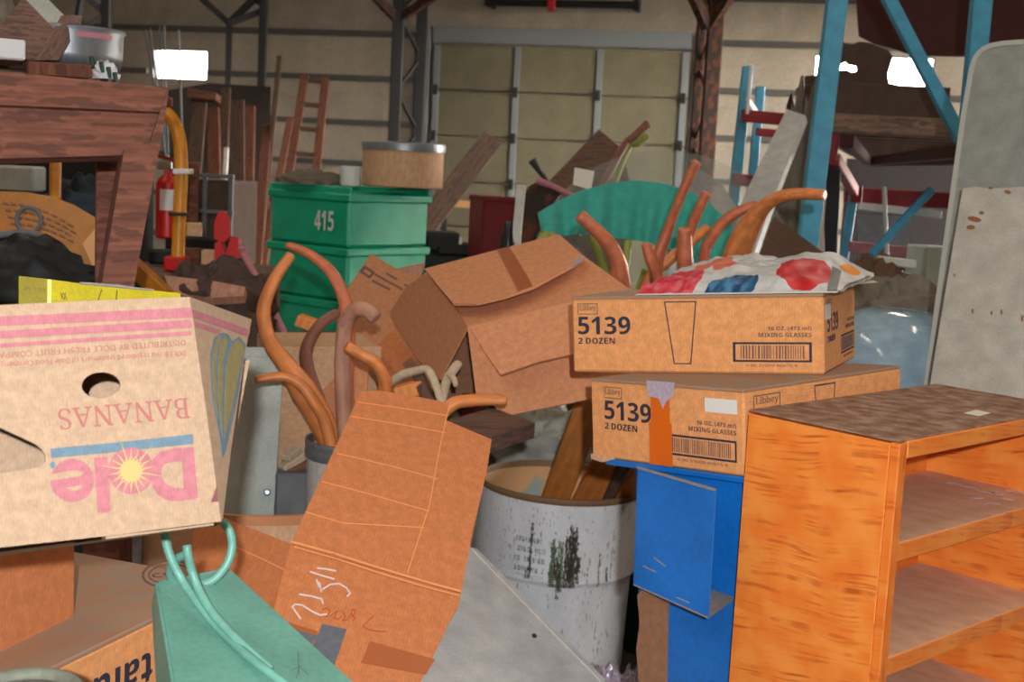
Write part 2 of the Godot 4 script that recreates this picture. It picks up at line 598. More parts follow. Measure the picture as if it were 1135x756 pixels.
	M.tabletop = mat(Color(0.64, 0.65, 0.62), 0.75, T.mottle, 0.35)
	M.tableedge = mat(Color(0.70, 0.70, 0.66), 0.7)
	M.board = mat(Color(0.79, 0.77, 0.72), 0.8, T.mottle, 0.35)
	M.rustspot = mat(Color(0.55, 0.36, 0.22), 0.9)
	M.page = mat(Color(1, 1, 1), 0.5, T.page, 1.0)
	M.paperedge = mat(Color(0.78, 0.76, 0.70), 0.8)
	M.rackblue = mat(Color(0.32, 0.68, 0.82), 0.5, T.mottle, 0.4)
	M.rackred = mat(Color(0.62, 0.12, 0.13), 0.55, T.mottle, 0.4)
	M.rackpink = mat(Color(0.80, 0.52, 0.55), 0.7, T.mottle, 0.4)
	M.maroon = mat(Color(0.30, 0.08, 0.07), 0.75, T.mottle, 0.5)
	M.deckwood = mat(Color(0.62, 0.48, 0.40), 0.85, T.timber, 0.5)
	M.brownbox = mat(Color(0.36, 0.28, 0.23), 0.9, T.mottle, 0.4)
	M.cloth_b = mat(Color(0.40, 0.29, 0.22), 0.95, T.mottle, 0.2)
	M.cloth_g = mat(Color(0.50, 0.46, 0.40), 0.95, T.mottle, 0.2)
	M.white = mat(Color(0.84, 0.84, 0.83), 0.6)
	M.paleplank = mat(Color(0.86, 0.86, 0.84), 0.7, T.mottle, 0.3)
	M.orange = mat(Color(0.76, 0.48, 0.10), 0.45, T.mottle, 0.4)
	M.yellowpipe = mat(Color(0.90, 0.58, 0.08), 0.4, T.mottle, 0.2)
	M.red = mat(Color(0.74, 0.06, 0.07), 0.4)
	M.darkred = mat(Color(0.42, 0.03, 0.05), 0.5)
	M.wall = mat(Color(0.74, 0.69, 0.62), 0.8, T.mottle, 2.5)
	M.girt = mat(Color(0.34, 0.33, 0.32), 0.8)
	M.doorp = mat(Color(0.53, 0.50, 0.40), 0.7, T.mottle, 2.0)
	M.doorst = mat(Color(0.52, 0.54, 0.55), 0.6)
	M.steel = mat(Color(0.16, 0.16, 0.17), 0.6, T.mottle, 0.5)
	M.rust = mat(Color(1, 1, 1), 0.85, T.rust, 0.6)
	M.concrete = mat(Color(1, 1, 1), 0.9, T.concrete, 1.5)
	M.lumber = mat(Color(0.40, 0.29, 0.22), 0.85, T.timber, 0.6)
	M.lumber_r = mat(Color(0.52, 0.31, 0.22), 0.85, T.timber, 0.6)
	M.poolwood = mat(Color(0.86, 0.66, 0.42), 0.7)
	M.bluetub = mat(Color(0.62, 0.72, 0.78), 0.12, T.mottle, 0.3)
	var gl := mat(Color(0.70, 0.76, 0.74, 0.13), 0.05)
	gl.transparency = BaseMaterial3D.TRANSPARENCY_ALPHA
	M.glass = gl
	var gw := mat(Color(0.80, 0.80, 0.78, 0.55), 0.15, T.mottle, 0.08)
	gw.transparency = BaseMaterial3D.TRANSPARENCY_ALPHA
	M.glass_w = gw
	var wp := mat(Color(0.95, 0.97, 1.0, 0.10), 0.05)
	wp.transparency = BaseMaterial3D.TRANSPARENCY_ALPHA
	M.pane = wp
	var lamp := mat(Color(1, 1, 1), 0.5)
	lamp.emission_enabled = true
	lamp.emission = Color(1.0, 0.93, 0.82)
	lamp.emission_energy_multiplier = 2.0
	M.lamp = lamp

# ------------------------------------------------------------------ scene
func _ready() -> void:
	cam_basis = Basis(Vector3.RIGHT, deg_to_rad(-PITCH)) * Basis(Vector3.BACK, deg_to_rad(ROLL))
	var cam := Camera3D.new()
	cam.name = "camera"
	cam.transform = Transform3D(cam_basis, Vector3(0, CAM_H, 0))
	cam.fov = rad_to_deg(2.0 * atan(378.0 / F))
	cam.near = 0.05
	cam.far = 200.0
	var at := CameraAttributesPhysical.new()
	at.frustum_focal_length = 12.0 / (378.0 / F)
	at.frustum_focus_distance = 2.0
	at.exposure_aperture = 10.0
	at.frustum_near = 0.05
	at.frustum_far = 200.0
	cam.attributes = at
	add_child(cam)
	cam.current = true
	var we := WorldEnvironment.new()
	we.name = "environment"
	var en := Environment.new()
	en.background_mode = Environment.BG_SKY
	var sky := Sky.new()
	var sm := ProceduralSkyMaterial.new()
	sm.sky_top_color = Color(0.84, 0.86, 0.90)
	sm.sky_horizon_color = Color(0.98, 0.93, 0.86)
	sm.ground_horizon_color = Color(0.75, 0.74, 0.70)
	sm.ground_bottom_color = Color(0.45, 0.43, 0.40)
	sm.sky_energy_multiplier = 6.5
	sm.ground_energy_multiplier = 4.0
	sky.sky_material = sm
	en.sky = sky
	en.tonemap_mode = Environment.TONE_MAPPER_LINEAR
	en.tonemap_exposure = 1.0
	en.sdfgi_enabled = true
	en.ssao_enabled = true
	en.ssil_enabled = true
	we.environment = en
	add_child(we)
	# the photographer's flash gun, held up over the shoulder behind the lens
	var fl := OmniLight3D.new()
	fl.name = "camera_flash"
	fl.position = Vector3(0.05, CAM_H + 0.20, 0.45)
	fl.light_color = Color(0.98, 0.99, 1.0)
	fl.light_energy = 7.1
	fl.light_size = 0.02
	fl.omni_range = 40.0
	fl.omni_attenuation = 2.0
	fl.shadow_enabled = true
	add_child(fl)
	make_materials()
	build_shed()
	build_far()
	build_right_racks()
	build_left_side()
	build_middle()
	build_arms()
	build_front_left()
	build_centre_card()
	build_right_front()

# ------------------------------------------------------------------ the shed
var WPL: PL                       # inner face of the wall with the overhead door
func wall_boxes(mb: MB, pl: PL, s0: float, s1: float, y0: float, y1: float, holes: Array, th: float) -> void:
	var ss := [s0, s1]
	var ys := [y0, y1]
	for h in holes:
		ss.append_array([h[0], h[1]])
		ys.append_array([h[2], h[3]])
	ss.sort()
	ys.sort()
	for i in ss.size() - 1:
		for j in ys.size() - 1:
			var cs: float = (ss[i] + ss[i + 1]) * 0.5
			var cy: float = (ys[j] + ys[j + 1]) * 0.5
			if ss[i + 1] - ss[i] < 0.001 or ys[j + 1] - ys[j] < 0.001:
				continue
			var open := false
			for h in holes:
				if cs > h[0] and cs < h[1] and cy > h[2] and cy < h[3]:
					open = true
			if open:
				continue
			var c := pl.o + pl.x * cs + Vector3.UP * (cy - pl.o.y) - pl.n * (th * 0.5)
			mb.box(c, Basis(pl.x, Vector3.UP, pl.n), Vector3(ss[i + 1] - ss[i], ys[j + 1] - ys[j], th))
func W(px: float, py: float, off := 0.0) -> Vector3:
	return on(WPL, px, py) + WPL.n * off
func ws(px: float, py: float) -> Vector2:        # along the wall, height
	var p := on(WPL, px, py)
	return Vector2((p - WPL.o).dot(WPL.x), p.y)
func wat(s: float, y: float, off: float) -> Vector3:
	return WPL.o + WPL.x * s + Vector3.UP * (y - WPL.o.y) + WPL.n * off

func build_shed() -> void:
	var a := floor_y(P(0, 378, 18.8))
	var b := floor_y(P(1135, 378, 15.5))
	WPL = plane_w(a, b, a + Vector3.UP)
	var wb := Basis(WPL.x, Vector3.UP, WPL.n)
	# windows: pixel corners to wall coordinates
	var w1a := ws(168, 53)
	var w1b := ws(230, 90)
	var w2a := ws(903, 59)
	var w2b := ws(1034, 100)
	var wins := [[w1a.x, w1b.x, w1b.y, w1a.y], [w2a.x, w2b.x, w2b.y, w2a.y]]
	var d0 := ws(484, 30)
	var d1 := ws(769, 36)
	var mb := MB.new()
	wall_boxes(mb, WPL, -8.0, 18.0, 0.0, 5.6, wins, 0.2)
	struct("wall_back", mb, M.wall)
	for i in 2:
		var w: Array = wins[i]
		var p := MB.new()
		p.box(wat((w[0] + w[1]) * 0.5, (w[2] + w[3]) * 0.5, -0.10), wb, Vector3(w[1] - w[0], w[3] - w[2], 0.006))
		var pane := struct("window_%d" % (i + 1), p, M.pane)
		var f := MB.new()
		for y in [w[2], w[3]]:
			f.box(wat((w[0] + w[1]) * 0.5, y, -0.06), wb, Vector3(w[1] - w[0] + 0.06, 0.05, 0.1))
		for s in [w[0], w[1]]:
			f.box(wat(s, (w[2] + w[3]) * 0.5, -0.06), wb, Vector3(0.05, w[3] - w[2] + 0.06, 0.1))
		struct("window_frame", f, M.doorst, pane)
	# other walls, floor, roof
	var floor_ := MB.new()
	floor_.box(Vector3(0, -0.1, -7), Basis(), Vector3(30, 0.2, 36))
	struct("floor", floor_, M.concrete)
	var roof := MB.new()
	roof.box(Vector3(0, 5.7, -7), Basis(), Vector3(30, 0.2, 36))
	struct("ceiling", roof, M.wall)
	var lw := MB.new()
	lw.box(Vector3(-8.6, 2.8, -7), Basis(), Vector3(0.2, 5.6, 30))
	struct("wall_left", lw, M.wall)
	# the other long wall has a wide doorway standing open to the daylight
	var rw := MB.new()
	var rp := plane_w(Vector3(7.0, 0, -18), Vector3(7.0, 0, 8), Vector3(7.0, 1, -18))
	rp.n = Vector3(-1, 0, 0)
	rp.x = Vector3(0, 0, 1)
	wall_boxes(rw, rp, 0.0, 26.0, 0.0, 5.6, [[4.6, 9.4, 0.0, 3.8]], 0.2)
	struct("wall_right", rw, M.wall)
	var fw := MB.new()
	fw.box(Vector3(0, 2.8, 6.1), Basis(), Vector3(30, 5.6, 0.2))
	struct("wall_front", fw, M.wall)
	# girts
	var n := 1
	for y in [3.78, 3.25, 2.68, 2.11, 1.58, 1.05, 0.5]:
		for seg in [[-8.0, d0.x - 0.1], [d1.x + 0.1, 18.0]]:
			var ok := [[seg[0], seg[1]]]
			for w in wins:
				if y > w[2] and y < w[3]:
					var nxt := []
					for o in ok:
						if w[0] > o[0] and w[1] < o[1]:
							nxt.append([o[0], w[0] - 0.03])
							nxt.append([w[1] + 0.03, o[1]])
						else:
							nxt.append(o)
					ok = nxt
			for o in ok:
				var gm := MB.new()
				gm.box(wat((o[0] + o[1]) * 0.5, y, 0.04), wb, Vector3(o[1] - o[0], 0.07, 0.08))
				struct("trim_%d" % n, gm, M.girt)
				n += 1
	# overhead door: sections, stiles, hinges, header
	var dl := d0.x
	var dr := d1.x
	var top := d0.y
	O = wat((dl + dr) * 0.5, 0, 0.1)
	var door := Node3D.new()
	door.name = "door_1"
	add_child(door)
	door.position = O
	door.set_meta("kind", "structure")
	var sec := 0.575
	var k := 0
	var hy := top - 0.22
	var head := MB.new()
	head.box(wat((dl + dr) * 0.5, top - 0.10, 0.10), wb, Vector3(dr - dl, 0.20, 0.03))
	part(door, "header", head, M.doorst)
	while hy > 0.02:
		var lo := maxf(hy - sec, 0.0)
		var s := MB.new()
		s.box(wat((dl + dr) * 0.5, (hy + lo) * 0.5, 0.08), wb, Vector3(dr - dl, hy - lo - 0.022, 0.05), 0.006)
		part(door, "panel", s, M.doorp)
		for q in 4:
			var sx := lerpf(dl + 0.06, dr - 0.06, q / 3.0)
			var st := MB.new()
			st.box(wat(sx, (hy + lo) * 0.5, 0.115), wb, Vector3(0.075, hy - lo - 0.03, 0.02))
			part(door, "stile", st, M.doorst)
			if lo > 0.1:
				var hg := MB.new()
				hg.box(wat(sx, lo, 0.14), wb, Vector3(0.055, 0.13, 0.03), 0.008)
				part(door, "hinge", hg, M.steel)
		hy -= sec
		k += 1
	for s2 in [dl - 0.07, dr + 0.07]:
		var tr := MB.new()
		tr.box(wat(s2, top * 0.5, 0.08), wb, Vector3(0.06, top, 0.10))
		part(door, "track", tr, M.doorst)
	# torsion shaft over the door
	var sa := W(545, 6, 0.3)
	var sb := W(712, 6, 0.3)
	sb.y = sa.y
	var t := thing("torsion_spring_shaft", "black torsion spring shaft above the overhead door with a red cone", "spring", sa)
	var sp := MB.new()
	sp.tube([sa, sb], [0.045], 12)
	part(t, "spring", sp, M.black)
	var cone := MB.new()
	var mid := sa.lerp(sb, 0.44)
	cone.box(mid + Vector3(0, -0.02, 0.02), wb, Vector3(0.09, 0.16, 0.12), 0.01)
	part(t, "winding_cone", cone, M.red)
	for e in [0.02, 0.98]:
		var br := MB.new()
		br.box(sa.lerp(sb, e) - WPL.n * 0.14 + Vector3(0, 0.02, 0), wb, Vector3(0.05, 0.14, 0.30))
		part(t, "bracket", br, M.steel)
	build_columns()
	# fluorescent fittings under the roof, above the picture
	for q in [[-3.0, 1.6], [2.6, 1.6], [-3.0, -2.8], [2.6, -2.8], [-3.0, -8.4], [2.6, -8.4]]:
		var c := Vector3(q[0], 5.2, q[1])
		var l := thing("ceiling_lamp", "long white fluorescent fitting hung under the roof", "lamp", c, "fluorescent fittings under the roof")
		var hs := MB.new()
		hs.box(c + Vector3(0, 0.06, 0), Basis(), Vector3(0.34, 0.08, 2.4), 0.02)
		part(l, "housing", hs, M.white)
		for x in [-0.08, 0.08]:
			var tb := MB.new()
			tb.tube([c + Vector3(x, -0.01, -1.15), c + Vector3(x, -0.01, 1.15)], [0.019], 8)
			part(l, "tube_lamp", tb, M.lamp)
		for z in [-0.9, 0.9]:
			var rd := MB.new()
			rd.tube([c + Vector3(0, 0.1, z), c + Vector3(0, 0.42, z)], [0.008], 6)
			part(l, "hanger", rd, M.steel)
		var al := AreaLight3D.new()
		al.name = "lamp_light"
		al.area_size = Vector2(0.3, 2.3)
		al.light_energy = LAMP_E
		al.light_color = Color(1.0, 0.93, 0.84)
		al.shadow_enabled = true
		al.position = Vector3(0, -0.05, 0)
		al.rotation_degrees = Vector3(-90, 0, 0)
		l.add_child(al)
const LAMP_E := 4.4

func steel_column(px: float, py: float, d: float, w: float, m: Material, label: String, lean := 0.0) -> Node3D:
	var p := floor_y(P(px, py, d))
	O = p
	var c := Node3D.new()
	c.name = numbered("steel_column")
	c.set_meta("kind", "structure")
	meta(c, label, "column")
	add_child(c)
	c.position = p
	var mb := MB.new()
	mb.box(p + Vector3(0, 2.8, 0), Basis(), Vector3(w, 5.6, w), 0.01)
	part(c, "chord", mb, m)
	return c
func lacing(c: Node3D, a: Vector3, b: Vector3, m: Material) -> void:
	var y := 0.3
	var s := false
	while y < 5.2:
		var mb := MB.new()
		mb.beam(Vector3(a.x if s else b.x, y, a.z if s else b.z), Vector3(b.x if s else a.x, y + 0.42, b.z if s else a.z), 0.03, 0.03)
		part(c, "lacing_bar", mb, m)
		y += 0.42
		s = not s
func build_columns() -> void:
	var c := steel_column(439, 100, 14.6, 0.13, M.steel, "pair of black steel chords laced together beside the overhead door")
	var a := floor_y(P(439, 100, 14.6))
	var b := floor_y(P(465, 100, 15.0))
	var mb := MB.new()
	mb.box(b + Vector3(0, 2.8, 0), Basis(), Vector3(0.13, 5.6, 0.13), 0.01)
	part(c, "chord", mb, M.steel)
	lacing(c, a, b, M.steel)
	for q in [[441, 22, 412, -8], [441, 22, 480, -4]]:
		var k := MB.new()
		k.beam(P(q[0], q[1], 14.5), P(q[2], q[3], 14.3), 0.09, 0.09)
		part(c, "knee_brace", k, M.rust)
	c = steel_column(788, 100, 14.0, 0.16, M.rust, "pair of rust-brown steel chords at the edge of the overhead door")
	a = floor_y(P(788, 100, 14.0))
	b = floor_y(P(773, 100, 14.3))
	mb = MB.new()
	mb.box(b + Vector3(0, 2.8, 0), Basis(), Vector3(0.10, 5.6, 0.10), 0.01)
	part(c, "chord", mb, M.rust)
	lacing(c, a, b, M.rust)
	for q in [[786, 30, 812, -10], [784, 30, 766, -10]]:
		var k := MB.new()
		k.beam(P(q[0], q[1], 13.9), P(q[2], q[3], 13.7), 0.1, 0.1)
		part(c, "knee_brace", k, M.rust)
	c = steel_column(291, 60, 15.0, 0.09, M.steel, "slim black steel column with a splayed head by the lumber")
	for q in [[291, 12, 254, 26], [291, 4, 262, -12], [254, 26, 216, -8], [254, 26, 252, 120], [254, 26, 290, -10]]:
		var k := MB.new()
		k.beam(P(q[0], q[1], 15.0), P(q[2], q[3], 14.9), 0.07, 0.07)
		part(c, "strut", k, M.steel)
	c = steel_column(118, 20, 11.5, 0.085, M.steel, "black steel column braced by crossed struts above the metal tub")
	for q in [[118, 16, 86, -12], [118, 16, 82, 36], [84, 36, 92, -10]]:
		var k := MB.new()
		k.beam(P(q[0], q[1], 11.5), P(q[2], q[3], 11.4), 0.05, 0.05)
		part(c, "strut", k, M.steel)

# ------------------------------------------------------------------ far things
func board(a: Vector3, b: Vector3, w: float, h: float, bev := 0.004) -> MB:
	var mb := MB.new()
	mb.beam(a, b, w, h, Vector3(0, 0, 1), bev)
	return mb
func down_to_floor(top: Vector3, second: Vector3) -> Vector3:
	var d := second - top
	return top + d * ((top.y - 0.01) / maxf(-d.y, 0.001))
func build_far() -> void:
	# ladder against the wall
	var a0 := P(338, 84, 14.0)
	var a1 := P(361, 86, 14.0)
	var b0 := down_to_floor(a0, P(321, 190, 13.4))
	var b1 := down_to_floor(a1, P(350, 192, 13.4))
	var t := thing("wooden_ladder", "tall brown wooden ladder leaning against the shed wall", "ladder", (b0 + b1) * 0.5)
	part(t, "rail", board(a0, b0, 0.085, 0.05), M.lumber_r)
	part(t, "rail", board(a1, b1, 0.085, 0.05), M.lumber_r)
	for i in 9:
		var f := 0.02 + i * 0.105
		part(t, "rung", board(a0.lerp(b0, f), a1.lerp(b1, f), 0.05, 0.05), M.lumber)
	# boards stood on end along the wall by the window
	var lum := [[222, 105, 214, 200, .14, 0], [236, 120, 238, 200, .12, 1], [250, 98, 246, 200, .10, 0], [262, 112, 262, 200, .16, 0], [277, 118, 275, 205, .11, 1], [296, 140, 291, 205, .10, 1], [310, 62, 296, 205, .05, 0], [322, 130, 308, 205, .07, 1]]
	var lab := ["wide dark board on end beneath the bright window", "reddish narrow board on end beneath the bright window", "dark scantling on end in front of the slim column", "widest dark plank among the boards near the slim column", "reddish board on end just behind the green bins", "short reddish board leaning behind the corner of the green bins", "long thin stick rising above the boards by the ladder", "thin reddish board leaning beside the wooden ladder"]
	for i in lum.size():
		var q: Array = lum[i]
		var p0 := P(q[0], q[1], 12.6 + 0.12 * i)
		var p1 := down_to_floor(p0, P(q[2], q[3], 12.3 + 0.12 * i))
		single("lumber_board", lab[i], "board", board(p0, p1, q[4], 0.04), M.lumber if q[5] == 0 else M.lumber_r, "boards stood on end")
	single("wooden_batten", "short pale batten standing on end among the dark boards", "board", board(P(251, 164, 10.0), down_to_floor(P(251, 164, 10.0), P(249, 200, 9.9)), 0.035, 0.03), M.paleplank)
	# dark panel leaning beneath the window
	var pl := plane3(Vector3(180, 92, 14.2), Vector3(290, 96, 14.2), Vector3(180, 200, 13.9))
	single("dark_sheet", "large dark sheet leaning on the wall below the window", "panel", plate(pl, [186, 100, 232, 92, 300, 96, 296, 330, 182, 330], 0.03), mat(Color(0.24, 0.20, 0.18), 0.9, T.mottle, 0.8))
	single("orange_box", "small reddish carton lying on the ledge beneath the window", "box", plate(plane3(Vector3(208, 98, 12.4), Vector3(240, 106, 12.4), Vector3(208, 110, 12.4)), [208, 97, 240, 103, 239, 111, 208, 107], 0.2), M.lumber_r)
	# thin rods in front of the window
	var rods := [[161, 33, 171, 95], [166, 32, 174, 95], [177, 29, 180, 95], [182, 29, 184, 95], [198, 34, 200, 95]]
	for i in rods.size():
		var q: Array = rods[i]
		var m2 := MB.new()
		var p0 := P(q[0], q[1], 12.2)
		m2.tube([p0, down_to_floor(p0, P(q[2], q[3], 12.1))], [0.011], 6)
		single("steel_rod", "thin grey steel rod standing upright before the bright window", "rod", m2, M.grey, "rods before the window")
	# loading plank leaning across the overhead door
	var q0 := P(545, 155, 9.5)
	var q1 := down_to_floor(q0, P(475, 245, 9.0))
	single("leaning_plank", "thick brown plank leaning diagonally in front of the overhead door", "plank", board(q0, q1, 0.16, 0.07), M.lumber)
	var bar := MB.new()
	bar.beam(P(490, 224, 11.5), P(566, 231, 11.5), 0.05, 0.06)
	single("yellow_pole", "pale yellow pole lying level in front of the overhead door", "pole", bar, M.poolwood)
	var st := MB.new()
	st.beam(P(493, 227, 11.5) - Vector3(0, 0.02, 0), floor_y(P(493, 227, 11.5)), 0.05, 0.05)
	single("pole_trestle", "dark trestle leg holding up the yellow pole's end", "trestle", st, M.steel)
	# red crate in front of the door
	var r := P(545, 262, 7.5)
	t = thing("red_crate", "dark red metal crate between the green bins and the teal chair", "crate", floor_y(r))
	var rb := MB.new()
	rb.box(Vector3(r.x, 0.72, r.z), Basis(Vector3.UP, 0.3), Vector3(0.2, 1.44, 0.3), 0.01)
	part(t, "body", rb, M.darkred)
	var lip := MB.new()
	lip.box(Vector3(r.x, 1.43, r.z), Basis(Vector3.UP, 0.3), Vector3(0.215, 0.03, 0.315), 0.01)
	part(t, "rim", lip, M.darkred)
	# dark machine behind the bins
	var dm := P(505, 285, 7.8)
	t = thing("dark_machine", "low black machine part behind the green bins", "machine", floor_y(dm))
	for q in [[488, 268, 0.22, 0.12], [512, 276, 0.34, 0.07], [495, 288, 0.45, 0.10]]:
		var c := P(q[0], q[1], 7.8)
		var m3 := MB.new()
		m3.box(c, Basis(Vector3.UP, 0.2), Vector3(q[2], q[3], 0.3), 0.02)
		part(t, "block", m3, M.black)
	var leg := MB.new()
	leg.box(Vector3(dm.x, 0.45, dm.z), Basis(), Vector3(0.4, 0.92, 0.28), 0.02)
	part(t, "pedestal", leg, M.steel)
	build_green_bins()
	build_teal_chair()

func build_green_bins() -> void:
	var corner := floor_y(P(388, 215, 5.6))
	var h := P(388, 215, 5.6).y
	var b := Basis(Vector3.UP, deg_to_rad(-37.0))
	# local x runs along the light face, away from the corner; local -z ... the stencilled face runs to -x side
	var lx := Vector3(cos(deg_to_rad(50.0)), 0, -sin(deg_to_rad(50.0)))      # light face
	var lz := Vector3(-cos(deg_to_rad(38.0)), 0, -sin(deg_to_rad(38.0)))     # stencilled face
	lx = Vector3(-lz.z, 0, lz.x) if Vector3(-lz.z, 0, lz.x).dot(lx) > 0 else Vector3(lz.z, 0, -lz.x)
	var wa := 0.52
	var wb := 0.52
	var bs := Basis(lx, Vector3.UP, lx.cross(Vector3.UP))
	var c0 := corner + lz * (wa * 0.5) + lx * (wb * 0.5)
	var t := thing("green_steel_bins", "stack of green ribbed steel bins stencilled 415", "bin", c0)
	var y := h
	var first := true
	while y > 0.02:
		var hh := minf(0.235, y)
		var mb := MB.new()
		# tapered tray: wide rim, slightly narrower body
		var s0 := Vector3(wb, 0.035, wa)
		mb.box(c0 + Vector3(0, y - 0.018, 0), bs, s0 + Vector3(0.012, 0, 0.012), 0.006)
		mb.box(c0 + Vector3(0, y - hh * 0.5 - 0.012, 0), bs, Vector3(wb - 0.012, hh - 0.03, wa - 0.012), 0.012)
		var o := part(t, "bin_tray", mb, M.green)
		first = false
		y -= hh
	# low rim pieces round the top tray
	for e in [[lz * (wa * 0.5) + lx * 0.012, true], [lz * (wa * 0.5) + lx * (wb - 0.012), true], [lx * (wb * 0.5) + lz * (wa - 0.012), false]]:
		var mb := MB.new()
		var len: float = wa if e[1] else wb
		mb.box(corner + e[0] + Vector3(0, h + 0.012, 0), bs, Vector3(0.016 if e[1] else len, 0.03, len if e[1] else 0.016), 0.004)
		part(t, "rim", mb, M.green)
	var nn := -lx
	print_words_w(t, "415", corner + lz * 0.205 + Vector3(0, h - 0.165, 0) + nn * 0.006, corner + lz * 0.085 + Vector3(0, h - 0.165, 0) + nn * 0.006, nn, 0.085, M.label, "Droid Sans", 800, 0.003)
	# things on top of the bins
	var fc := P(446, 205, 5.95)
	fc.y = h + 0.031
	var fh := 0.185
	t = thing("fibre_drum", "round tan fibre drum with a steel lid band on the green bins", "drum", fc)
	var fb := MB.new()
	fb.lathe(fc, Basis(), [Vector2(0.0, 0.002), Vector2(0.18, 0.002), Vector2(0.183, 0.01), Vector2(0.183, fh)], 40, 1.1, 0.2)
	part(t, "body", fb, M.fibre)
	var lid := MB.new()
	lid.lathe(fc + Vector3(0, fh, 0), Basis(), [Vector2(0.189, -0.02), Vector2(0.191, 0.012), Vector2(0.184, 0.02), Vector2(0.175, 0.012), Vector2(0.0, 0.012)], 40)
	part(t, "lid", lid, M.galv)
	var cp := P(388, 206, 5.75)
	cp.y = h + 0.028
	var cm := MB.new()
	cm.lathe(cp, Basis(), [Vector2(0.0, 0.0), Vector2(0.038, 0.0), Vector2(0.044, 0.01), Vector2(0.046, 0.085), Vector2(0.044, 0.09), Vector2(0.041, 0.085), Vector2(0.039, 0.02), Vector2(0.0, 0.02)], 24)
	single("white_mug", "small white mug next to the fibre drum on the green bins", "mug", cm, M.white)
	var cl := P(345, 204, 5.8)
	cl.y = h + 0.03
	single("crumpled_cloth", "grey-green crumpled rag heaped on top of the green bins", "cloth", heap(cl, 0.15, 0.06, 0.09, 5), M.cloth_g)

# a crumpled mound: rough half ellipsoid
func heap(c: Vector3, rx: float, ry: float, rz: float, seed_: int, rough := 0.35, seg := 26) -> MB:
	var mb := MB.new()
	var nz := noise(seed_, 1.4, 3)
	var rows: Array = []
	var nr := 12
	for i in nr + 1:
		var ph := (PI * 0.5) * i / nr
		var row: Array = []
		for s in seg:
			var an := TAU * s / seg
			var d := Vector3(cos(an) * cos(ph), sin(ph), sin(an) * cos(ph))
			var k := 1.0 + rough * nz.get_noise_3d(d.x * 2.0, d.y * 2.0, d.z * 2.0) * (1.0 if i < nr else 0.0)
			row.append(c + Vector3(d.x * rx, d.y * ry * maxf(k, 0.2), d.z * rz) * Vector3(k, 1, k))
		rows.append(row)
	mb.grid(rows, true, false, 0.4, 0.3)
	return mb

